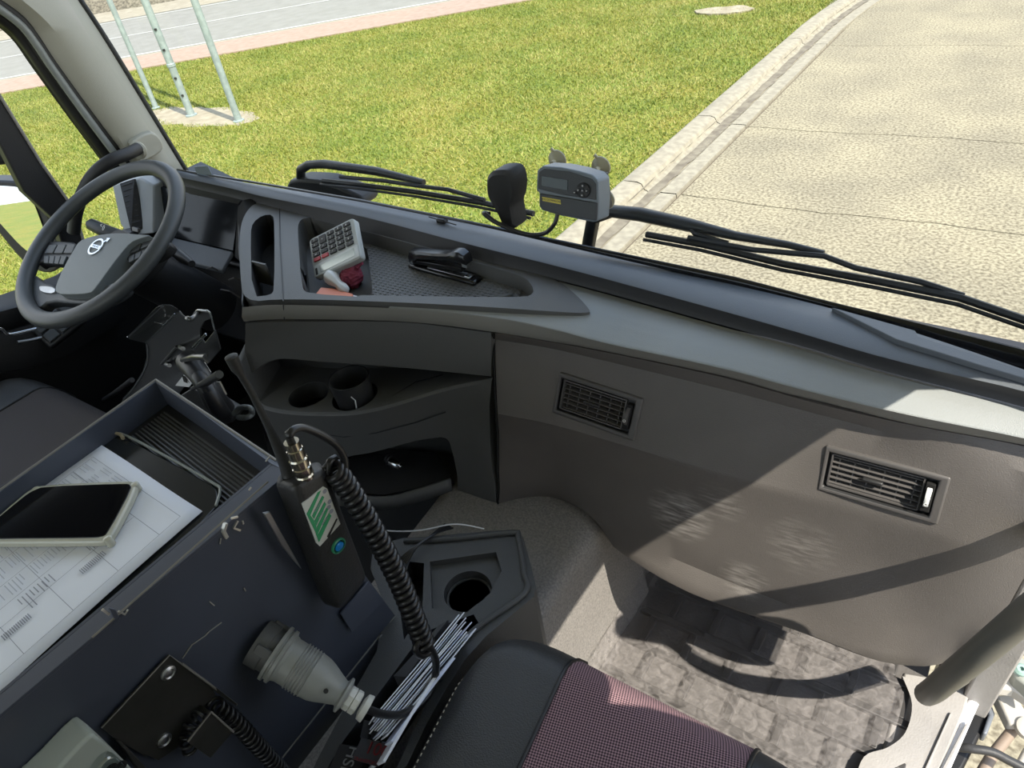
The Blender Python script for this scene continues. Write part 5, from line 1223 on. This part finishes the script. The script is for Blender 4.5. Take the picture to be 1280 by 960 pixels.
# ================================================================== TABLET BRACKET ON ITS ARM
tbk = thing('tablet_mount_bracket', 'black bent steel tablet bracket with slots on an adjustable arm behind the tray', 'bracket', at(240, 500, y=.46))
yb_ = .47
def tp(px, py, y=yb_): return at(px, py, y=y)
main = [(182, 428), (200, 411), (223, 389), (227, 394), (232, 398), (237, 399), (242, 395), (246, 388), (262, 391), (275, 437), (261, 454), (240, 470), (215, 505), (150, 512), (153, 498), (166, 484), (178, 464), (183, 447)]
mb = prism('plate', [tp(x, y) for x, y in main], (0, .003, 0), M_dkmetal, tbk)
cut(mb, [prism('c', [tp(x, y, yb_ - .02) for x, y in ((237, 420), (242, 410), (256, 405), (258, 418), (243, 437), (238, 432))], (0, .06, 0), M_black)]); bev(mb, .0008, 2)
fl = [(182, 428), (223, 389), (221, 385), (214, 381), (203, 380.5), (195, 384), (159, 420), (160, 422)]
fl3 = [tp(182, 428), tp(223, 389), tp(221, 385, yb_ - .01), tp(214, 381, yb_ - .02), tp(203, 380.5, yb_ - .03), tp(195, 384, yb_ - .03), tp(159, 420, yb_ - .03), tp(160, 423, yb_ - .03)]
fo_ = prism('bent_flange', fl3, (0, .001, -.003), M_dkmetal, tbk)
cut(fo_, [prism('c', [tp(x, y, yb_ - .06) for x, y in ((188, 401), (204, 386), (218, 389), (218, 392), (203, 405))], (0, .12, 0), M_black)]); bev(fo_, .0006, 2)
M_edge = mat('pale metal edge', (.35, .37, .37), .25, .8)
def el_(pts, r=.0009, y=yb_ - .0015): return tube('bright_edge', cat([tp(a, b, y) for a, b in pts], 5), r, M_edge, tbk, 6)  # pale metallic lines laid along the bracket edges
el_([(159, 421), (182, 428), (185, 447), (180, 464), (168, 484), (156, 498), (153, 505)]); el_([(182, 428), (203, 408), (222, 390)]); el_([(232, 398), (237, 399), (242, 395), (246, 388), (254, 388), (262, 391), (268, 412)], .0013)
el_([(188, 401), (203, 405), (204, 406), (218, 392)], .0007, yb_ - .018); el_([(240, 435), (257, 417)], .0014); el_([(243, 436), (258, 419)], .0008)
tube('curled_lip', cat([tp(246, 391, yb_), tp(243, 396, yb_ - .02), tp(238, 399, yb_ - .03), tp(234, 398, yb_ - .03)], 5), .004, M_dkmetal, tbk, 8)
for x, y in ((224, 434), (207, 455)): tube('screw', [tp(x, y, yb_ - .002), tp(x + 5, y + 2, yb_ - .02)], .0035, M_metal, tbk, 8)
tube('tie_bar', [tp(202, 455, yb_ - .006), tp(221, 433, yb_ - .006)], .0025, M_dkmetal, tbk, 6)
# ball arm
am = [tp(235, 452, yb_ - .03), tp(247, 465, yb_ - .05), tp(258, 482, yb_ - .06), tp(268, 500, yb_ - .06), tp(278, 512, yb_ - .04)]
lathe('ball', [(.001, -.018), (.012, -.014), (.018, 0), (.012, .014), (.001, .018)], am[0], am[1] - am[0], M_black, tbk, 20, ang=80)
tube('clamp_arm', [am[0], am[1], am[2], am[3], am[4]], [.019, .017, .015, .018, .020], M_black, tbk, 14)
tube('clamp_arm', [p + Vector((.022, -.01, 0)) for p in am], [.012, .012, .011, .013, .012], M_black, tbk, 12)
tube('clamp_knob', [tp(228, 450, yb_ - .05), tp(243, 446, yb_ - .06), tp(257, 446, yb_ - .06), tp(259, 452, yb_ - .06)], [.004, .005, .005, .0035], M_dkmetal, tbk, 8)
tube('clamp_knob', [tp(240, 486, yb_ - .06), tp(258, 478, yb_ - .08), tp(274, 468, yb_ - .09)], [.003, .006, .006], M_dkmetal, tbk, 8)
for (a, b, c_, d) in ((248, 454, 262, 466), (268, 478, 282, 494)): prism('bright_plate', [tp(a, b, .44), tp(a + 6, b, .44), tp(c_, d, .44), tp(c_ - 3, d, .44), tp(a, b + 3, .44)], (0, .003, 0), M_metal, tbk)
prism('type_label', [tp(219, 482, .43), tp(230, 468, .43), (tp(239, 480, .43)), tp(236, 484, .43)], (0, .002, 0), M_whitep, tbk, label='white type label')
box('type_label_mark', frame(tp(231, 474, .428), (0, -1, .2), (1, 0, 0)), (0, 0, 0), (.010, .012, .001), M_black, tbk)
prism('arm_foot', [tp(215, 500, .43), tp(240, 484, .43), tp(285, 512, .43), tp(270, 530, .43)], (0, .03, -.02), M_black, tbk, b=.003)
hz = tube('cable_loop', cat([at(292, 518, y=.42), at(300, 510, y=.43), at(312, 510, y=.43), at(315, 517, y=.43), at(308, 522, y=.42), at(298, 522, y=.42)], 6), .0045, mat('grey hose', (.10, .11, .11), .4), None, 10); tag(hz, 'short grey-black hose loop just beyond the tray, left of the antenna', 'hose')
gs = tube('gear_lever_cable', cat([at(130, 500, y=.5), at(145, 490, y=.5), at(165, 475, y=.5)], 4), .006, M_black, None, 8); tag(gs, 'black cable behind the bracket beside the driver seat', 'cable')

# ================================================================== THINGS ON THE DASHBOARD
# round cup insert
cu = lathe('cup_insert', [(.034, 0), (.0365, .004), (.040, .055), (.0405, .06), (.0375, .06), (.0365, .055), (.033, .010), (.001, .009)], cupc + Vector((0, 0, -.012)), (0, 0, 1), mat('black cup insert', (.035, .036, .037), .45), None, 40)
tag(cu, 'round black plastic cup insert standing in the shelf cup well', 'cup holder')
wcp = tube('wire_clip', [cupc + Vector((.030, -.030, .032)), cupc + Vector((.036, -.028, .024)), cupc + Vector((.034, -.030, .004))], .0012, M_whitep, cu, 6)
# lighter plug in the cavity
lp = thing('lighter_plug', 'small black plug with bright metal tip lying in the lower cavity', 'plug', at(497, 583, z=1.91))
la = at(483, 574, z=1.912) ; lb_ = at(517, 591, z=1.912); ld_ = (lb_ - la).normalized()
lathe('plug_body', [(.010, 0), (.011, .004), (.009, .006), (.0115, .008), (.0115, .012), (.009, .013), (.009, .016)], la, ld_, M_black, lp, 20)
lathe('metal_sleeve', [(.0095, .016), (.0095, .036), (.007, .040), (.0035, .041), (.0035, .046), (.001, .047)], la, ld_, M_chrome, lp, 20)
# calculator
cal = thing('calculator', 'grey pocket calculator with black keys and two red keys propped in the tray', 'calculator', at(420, 310, z=2.26))
cq = quad([(386, 300), (442, 271.5), (451.5, 322), (393, 349)], z0=(3, 2.247))
cn = (cq[1] - cq[0]).cross(cq[3] - cq[0]).normalized(); cn = cn if cn.dot(CAM - cq[0]) > 0 else -cn
M_calc = mat('grey calculator plastic', (.36, .38, .37), .35)
def cuv(u, v, o=0): return cq[0].lerp(cq[1], u).lerp(cq[3].lerp(cq[2], u), v) + cn * o
rr_ = rrect([cuv(0, 0), cuv(1, 0), cuv(1, 1), cuv(0, 1)], 5, .09)
prism('case', rr_, -cn * .014, M_calc, cal, b=.002)
for r_ in range(5):
    for c_ in range(5):
        if c_ == 1 and r_ == 1: continue
        u0 = .06 + c_ * .178; v0 = .06 + r_ * .118; v1 = v0 + (.085 if not (c_ == 1 and r_ == 0) else .20); u1 = u0 + .14
        redk = r_ == 4 and c_ < 2
        prism('key', [cuv(u0, v0, .003), cuv(u1, v0, .003), cuv(u1, v1, .003), cuv(u0, v1, .003)], -cn * .004, mat('red key', (.42, .03, .04), .35) if redk and c_ == 0 else (bpy.data.materials['red key'] if redk else M_black), cal, b=.0009, label='red key' if redk else None)
        if not redk:
            sgn = [['C', '+', '3', '6', '9'], ['=', '', '2', '5', '8'], ['-', 'x', '1', '4', '7'], ['M', '.', '0', '%', 'R'], ['', '', '-', '-', '-']][r_][c_]
            if sgn: text('key_mark', sgn, frame(cuv((u0 + u1) / 2, (v0 + v1) / 2, .0032), cn, cq[0] - cq[1]), .007, M_whitep, cal, .0001)
prism('display_frame', rrect([cuv(.04, .70, .001), cuv(.97, .66, .001), cuv(.97, .96, .001), cuv(.04, .97, .001)], 4, .06), -cn * .002, mat('pale display bezel', (.50, .53, .52), .3), cal, b=.0005)
prism('display', [cuv(.16, .76, .0016), cuv(.90, .72, .0016), cuv(.90, .90, .0016), cuv(.16, .92, .0016)], -cn * .001, mat('silver display glass', (.55, .60, .57), .12, .3), cal)
prism('solar_strip', [cuv(.06, .78, .0018), cuv(.10, .775, .0018), cuv(.10, .93, .0018), cuv(.06, .935, .0018)], -cn * .001, M_black, cal)
# white nozzle
zl = zt - .061
nz = thing('white_nozzle', 'small white flared plastic nozzle lying between calculator and orange block', 'nozzle', at(420, 350, z=zl + .015))
na = at(411, 344, z=zl + .03); nb = at(433, 364, z=zl + .014); nd = (nb - na).normalized(); nl = (nb - na).length
v, f = [], []
prf = [(.0125, 0), (.0150, .12), (.0145, .28), (.010, .48), (.0085, .62), (.0105, .80), (.0095, .95), (.004, 1.02)]
Mn = frame(na, nd, Vector(nd).orthogonal()); sg = 28
for r_, h in prf:
    for k in range(sg): t = 2 * math.pi * k / sg; q_ = r_ * (1 + .05 * math.cos(7 * t)); v.append(Mn @ Vector((q_ * math.cos(t), q_ * math.sin(t), h * nl)))
for i in range(len(prf) - 1):
    for k in range(sg): q_ = (k + 1) % sg; f.append((i * sg + k, i * sg + q_, (i + 1) * sg + q_, (i + 1) * sg + k))
f += [tuple(range(sg - 1, -1, -1)), tuple((len(prf) - 1) * sg + k for k in range(sg))]
mesh('nozzle_body', v, f, mat('white nozzle plastic', (.72, .74, .74), .35), nz, True, 60)
tube('orange_tip', [na.lerp(nb, .45) + Vector((0, 0, -.011)), na.lerp(nb, .95) + Vector((.0, 0, -.008))], .006, mat('orange plastic', (.85, .26, .14), .4), nz, 10)
# red crumpled cloth
M_cloth = mat('dark red cloth', (.24, .035, .065), .75, bump=.3, bscale=300)
def lump(name, c, rad, m, par, seed, sq=(1, 1, 1), amp=.28, fr_=60):
    bm = bmesh.new(); bmesh.ops.create_icosphere(bm, subdivisions=5, radius=1)
    for q_ in bm.verts:
        d = q_.co.normalized(); w_ = Vector(d) * rad
        k = 1 + amp * (mnoise.noise(w_ * fr_ + Vector((seed, 0, 0))) ) - amp * .7 * abs(mnoise.noise(w_ * fr_ * 2.2 + Vector((0, seed, 0)))) + .05 * math.sin(26 * d.z + 5 * d.x + 8 * mnoise.noise(w_ * fr_))
        q_.co = Vector(c) + Vector((d.x * sq[0], d.y * sq[1], d.z * sq[2])) * rad * k
    me = bpy.data.meshes.new(name); bm.to_mesh(me); bm.free(); return link(name, me, m, par, True, 180)
cm = thing('red_cloth', 'crumpled dark red cloth bundle beside the calculator in the tray', 'cloth', at(440, 345, z=zl + .02))
lump('bundle', at(439, 346, z=zl + .022), .024, M_cloth, cm, 4, (.95, 1.05, 1.0), .30)
tube('cloth_end', [at(446, 335, z=zl + .04), at(450, 330, z=zl + .045), at(453, 329, z=zl + .047)], [.005, .0045, .0035], M_cloth, cm, 8)
# orange block
ob = prism('orange_block', [at(x, y, z=zl + .016) for x, y in ((401, 359), (415, 360), (441, 367), (438, 374), (412, 374), (393, 369))], (0, 0, -.015), mat('salmon orange block', (.86, .30, .19), .5), b=.0015); tag(ob, 'flat salmon-orange block at the front of the left tray pocket', 'block')
pz = prism('paper_scrap', [at(x, y, z=zl + .010) for x, y in ((436, 367), (446, 370), (456, 375), (438, 374))], (0, 0, -.001), M_white, sm=False); tag(pz, 'tiny white paper scrap beside the orange block', 'paper')
# stapler
stp = thing('stapler', 'black desk stapler lying open on the patterned tray mat', 'stapler', at(560, 340, z=zf))
sa = at(515, 330, z=zf + .006); sb = at(598, 352, z=zf + .006); sdr = (sb - sa).normalized(); sdr.z = 0; SL = (sb - sa).length
Ms = frame((sa + sb) / 2, (0, 0, 1), sdr)
M_gl = mat('glossy black plastic', (.010, .010, .011), .2)
box('base', Ms, (0, 0, 0), (SL, .026, .010), M_gl, stp, .004)
box('rubber_sole', Ms, (0, 0, -.0055), (SL * .94, .022, .003), M_rubber, stp, .001)
box('anvil_strip', Ms, (SL * .10, 0, .0065), (SL * .62, .016, .002), M_metal, stp, .0006)
box('anvil', Ms, (SL * .38, 0, .0078), (.014, .012, .002), M_chrome, stp, .0006)
box('magazine', Ms @ Matrix.Rotation(math.radians(-4), 4, 'Y'), (-SL * .05, 0, .016), (SL * .74, .014, .009), M_gl, stp, .001)
arm_ = []
for x, z0, z1, wd in ((-.47, .010, .026, .010), (-.44, .012, .034, .012), (-.30, .024, .039, .0125), (-.05, .032, .043, .0125), (.15, .038, .049, .0125), (.26, .041, .057, .013), (.34, .041, .059, .013), (.40, .038, .054, .012), (.42, .036, .044, .010)):
    arm_.append([Ms @ Vector((x * SL, s_ * wd, z)) for s_, z in ((-1, z0), (-1, lerp(z0, z1, .7)), (-.7, z1), (.7, z1), (1, lerp(z0, z1, .7)), (1, z0))])
v, f = loftmesh(arm_, True); f += [tuple(range(5, -1, -1)), tuple(len(v) - 6 + i for i in range(6))]
o = mesh('top_arm', v, f, M_gl, stp, True, 40); fixn(o)
box('plunger', Ms, (SL * .37, 0, .034), (.012, .014, .014), M_chrome, stp, .001)
lathe('hinge_pin', [(.003, -.014), (.003, .014)], Ms @ Vector((-SL * .40, 0, .014)), Ms.to_3x3() @ Vector((0, 1, 0)), M_metal, stp, 12)
text('base_lettering', 'HD-45', Ms @ Matrix.Translation((SL * .12, 0, .0078)), .010, M_black, stp, .0001)
# hand unit standing on the ledge
ym = .885
mc_ = thing('hand_transmitter', 'black tapered hand unit standing upright on the ledge, left of the grey display unit', 'hand unit', at(648, 290, y=ym))
hu = [(609, 236), (609, 223), (613, 215.5), (621, 212.5), (634, 212), (641, 216), (645, 230), (644, 247), (640, 257), (643, 270), (645, 287), (631, 285), (627, 274), (618, 257), (611, 246)]
hf = smooth([at(x, y, y=ym) for x, y in hu], 1, True); hb2 = [p + Vector((.006, .026, .002)) for p in hf]
hc = sum(hf, Vector()) / len(hf); fr_ = [hc + (p - hc) * .86 + Vector((0, -.006, 0)) for p in hf]
n_ = len(hf); v, f = loftmesh([fr_, hf, hb2], True); f += [tuple(range(n_ - 1, -1, -1)), tuple(2 * n_ + i for i in range(n_))]
o = mesh('unit_body', v, f, M_rubber, mc_, True, 40); fixn(o)
tube('cable', cat([at(632, 283, y=.87), at(618, 277, y=.865), at(607, 269, y=.865), at(605, 266, y=.87), at(612, 267, y=.87)], 5), .0036, M_cable, mc_, 10)
kc = tube('connecting_cable', cat([at(606, 267, y=.862), at(622, 279, y=.86), at(645, 289, y=.858), at(665, 293.5, y=.855), at(682, 291, y=.855), at(693, 280, y=.855), at(697, 268, y=.86)], 7), .0034, M_cable, None, 10); tag(kc, 'black cable hanging in a loop from the display unit to the hand unit', 'cable')
# on-board display unit with suction cups
yd = .865
du = thing('display_unit', 'grey box with small display and round button pad, suction-cupped to the windscreen', 'device', at(715, 240, y=yd))
M_du = mat('slate grey device plastic', (.15, .18, .21), .42, bump=.2, bscale=600); M_du2 = mat('dark slate device plastic', (.036, .040, .046), .45, bump=.2, bscale=600)
fo4 = [(670, 238.5), (671, 213), (678, 207.5), (700, 209), (722, 213.5), (740, 219), (747, 226), (748, 252), (746.5, 277), (740, 278), (697, 269), (677, 263), (673.5, 258), (673.5, 241)]
fpts = [at(x, y, y=yd) for x, y in fo4]
dn = Vector((.10, -.93, .30)).normalized()
def dp_(px, py, o=0): return onpl(px, py, at(712, 240, y=yd) + dn * o, dn)
fpts = [dp_(x, y) for x, y in fo4]; bpts = [dp_(x, y) for x, y in fo4]
bvec = at(762, 262, y=yd + .034) - at(747, 275, y=yd)
ctr = sum(fpts, Vector()) / len(fpts); dpth = -dn * .036 + Vector((.006, 0, .004))
bk_ = [ctr + (p - ctr) * 1.0 + dpth for p in fpts]
v = fpts + bk_; n_ = len(fpts); f = [tuple(range(n_)), tuple(range(2 * n_ - 1, n_ - 1, -1))] + [(i, (i + 1) % n_, (i + 1) % n_ + n_, i + n_) for i in range(n_)]
o = mesh('housing', v, f, M_du, du, True, 35); fixn(o); bev(o, .003, 3)
prism('lower_flap', [dp_(x, y, .003) for x, y in ((674.5, 242), (700, 246), (747, 254), (745.5, 276), (698, 268), (679, 262), (675, 257))], -dn * .003, M_du2, du, b=.001)
prism('display_surround', [dp_(x, y, .0015) for x, y in ((672, 236), (673.5, 215), (680, 211), (712, 214.5), (740, 224), (745, 230), (745, 250), (700, 243))], -dn * .002, M_du2, du, b=.0008)
prism('display', [dp_(x, y, .0025) for x, y in ((677, 220), (709.5, 225), (709, 238), (677, 232))], -dn * .001, mat('dark green display', (.018, .028, .020), .2), du)
pcx = dp_(729, 238, .003)
lathe('button_pad', [(.011, 0), (.011, .001), (.010, .0015)], pcx, dn, M_black, du, 28)
Mp = frame(pcx, dn, (1, 0, 0))
for dx, dy in ((0, 0), (.0068, 0), (-.0068, 0), (0, .0068), (0, -.0068), (-.0125, -.004)):
    lathe('button', [(.0028, 0), (.0028, .0022), (.002, .0028)], Mp @ Vector((dx, dy, .001)), dn, M_du2, du, 14)
    box('button_mark', Mp @ Matrix.Rotation(.8, 4, 'Z'), ((dx * math.cos(.8) + dy * math.sin(.8)), (-dx * math.sin(.8) + dy * math.cos(.8)), .0040), (.0012, .0012, .0006), M_whitep, du)
stq = [dp_(x, y, .0036) for x, y in ((677.5, 246), (700.5, 250), (701, 255.5), (678, 251))]
prism('yellow_label', stq, -dn * .0008, mat('yellow label', (.62, .52, .05), .4), du, sm=False, label='yellow label')
text('label_text', 'VDO DOWNLOAD', frame(sum(stq, Vector()) / 4 + dn * .0002, dn, stq[1] - stq[0]), .0040, M_black, du, .0001)
M_suc = mat('cloudy rubber suction cup', (.42, .38, .27), .3, spec=.6)
for (x, y, yy) in ((697, 200, .945), (751.5, 208.5, .945), (757, 249, .94)):
    c_ = at(x, y, y=yy)
    lathe('suction_cup', [(.0165, 0), (.016, .002), (.010, .006), (.004, .010), (.004, .018)], c_, (0, -1, .05), M_suc, du, 28)
    if y < 240: tube('cup_tab', [c_ + Vector((-.004, 0, .012)), c_ + Vector((-.010, -.001, .019))], .0025, M_suc, du, 8)
prism('mount_frame', [at(x, y, y=.915) for x, y in ((690, 212), (756, 218), (762, 262), (700, 250))], (0, .012, 0), M_black, du, b=.002)

# ================================================================== SEATS
M_seatfab = bpy.data.materials.new('pink dotted black seat fabric'); M_seatfab.use_nodes = True; n_ = M_seatfab.node_tree.nodes; l_ = M_seatfab.node_tree.links
b_ = n_['Principled BSDF']; b_.inputs['Roughness'].default_value = .9; t_ = n_.new('ShaderNodeTexCoord'); mp_ = n_.new('ShaderNodeMapping'); mp_.inputs['Scale'].default_value = (420, 420, 1); mp_.inputs['Rotation'].default_value = (0, 0, .55)
ck = n_.new('ShaderNodeTexChecker'); ck.inputs['Scale'].default_value = 1; ck.inputs['Color1'].default_value = (.33, .20, .22, 1); ck.inputs['Color2'].default_value = (.03, .015, .022, 1)
l_.new(t_.outputs['UV'], mp_.inputs[0]); l_.new(mp_.outputs[0], ck.inputs['Vector']); l_.new(ck.outputs['Color'], b_.inputs['Base Color'])
bu = n_.new('ShaderNodeBump'); bu.inputs['Strength'].default_value = .4; bu.inputs['Distance'].default_value = .002; l_.new(ck.outputs['Fac'], bu.inputs['Height']); l_.new(bu.outputs[0], b_.inputs['Normal'])
M_seatdk = mat('dark brown grey seat fabric', (.050, .043, .042), .95, bump=.5, bscale=700)
M_thread = mat('pale stitching', (.55, .50, .42), .7)
def seat(name, lb, x0, x1, yf, zt_, fab, taper=True):
    t = thing(name, lb, 'seat', ((x0 + x1) / 2, yf - .25, 1.56))
    W = x1 - x0; nu, nv = 49, 41
    def P(u, w):       # u across 0..1, w from the front 0..1
        xl_ = x0 + .028 * min(1, max(0, w - .05) / .35) if taper else x0; x = xl_ + (x1 - xl_) * u; e = abs(u - .5) * 2
        yfr = yf - .05 * max(0, (e - .50) / .50) ** 2 - .06 * max(0, (e - .78) / .22) ** 3
        y = yfr - .50 * w
        z = zt_ + .012 * math.exp(-((e - .78) / .16) ** 2) - .05 * max(0, (e - .86) / .14) ** 2
        z -= .07 * max(0, 1 - w / .13) ** 2.2
        z -= .012 * math.cos(u * math.pi - math.pi / 2) * 0
        return Vector((x, y, z))
    def patch(nm, u0, u1, w0, w1, m):
        us = np.linspace(u0, u1, 25); ws = np.linspace(w0, w1, nv)
        rows = [[P(u, w) for u in us] for w in ws]
        fr_row = [[Vector((p.x, p.y + .012, p.z - .03)) for p in rows[0]], [Vector((p.x, p.y + .005, p.z - .07)) for p in rows[0]], [Vector((p.x, p.y - .02, p.z - .11)) for p in rows[0]]] if w0 == 0 else []
        rr = fr_row[::-1] + rows
        v, f = loftmesh(rr); o = mesh(nm, v, f, m, t, True, 80)
        uv = o.data.uv_layers.new(name='uv')
        for lp_ in o.data.loops: p = o.data.vertices[lp_.vertex_index].co; uv.data[lp_.index].uv = (p.x, p.y + (zt_ - p.z) * .8)
        return o
    patch('cushion_fabric', .27, .76, 0, 1, fab)
    patch('side_bolster', -.0, .27, 0, 1, M_leather); patch('side_bolster', .76, 1.0, 0, 1, M_leather)
    for u in (.27, .76): tube('seam_piping', [P(u, w) + Vector((0, 0, .001)) for w in np.linspace(0, 1, 30)], .0028, M_black, t, 8)
    for s_, u in ((1, .018), (-1, .982)):
        st_ = [P(u, w) + Vector((0, 0, .001)) for w in np.linspace(.0, 1, 120)]
        v, f = [], []
        for i in range(0, 118, 2):
            a, c2 = tubemesh([st_[i], st_[i + 1]], .0009, 4, True, len(v)); v += a; f += c2
        mesh('stitching', v, f, M_thread, t)
        sd_ = [[P(0 if s_ > 0 else 1, w) for w in np.linspace(0, 1, 20)], [P(0 if s_ > 0 else 1, w) + Vector((-.006 * s_, 0, -.05)) for w in np.linspace(0, 1, 20)], [P(0 if s_ > 0 else 1, w) + Vector((0.01 * s_, 0, -.14)) for w in np.linspace(0, 1, 20)]]
        loft('cushion_side', sd_, M_leather, t, ang=80)
    box('seat_base', None, ((x0 + x1) / 2 + .02, yf - .28, (1.545 + zt_ - .11) / 2), (W - .10, .40, zt_ - .11 - 1.545), M_black, t, .01)
    # backrest, behind the camera's view
    bk = [[Vector((x0 + W * u, yf - .50 - .10 * h - (.03 if .2 < u < .8 else 0), zt_ + .62 * h)) for u in np.linspace(0.03, .97, 20)] for h in np.linspace(0, 1, 12)]
    return t, bk
s1, bk = seat('passenger_seat', 'passenger seat with black leather sides and pink-dotted fabric cushion in the foreground', -.468, .035, .452, 2.03, M_seatfab)
seat('driver_seat', 'driver seat with black leather side and brown-grey fabric cushion, left of the steel box', -1.92, -1.34, .46, 2.045, M_seatdk, False)
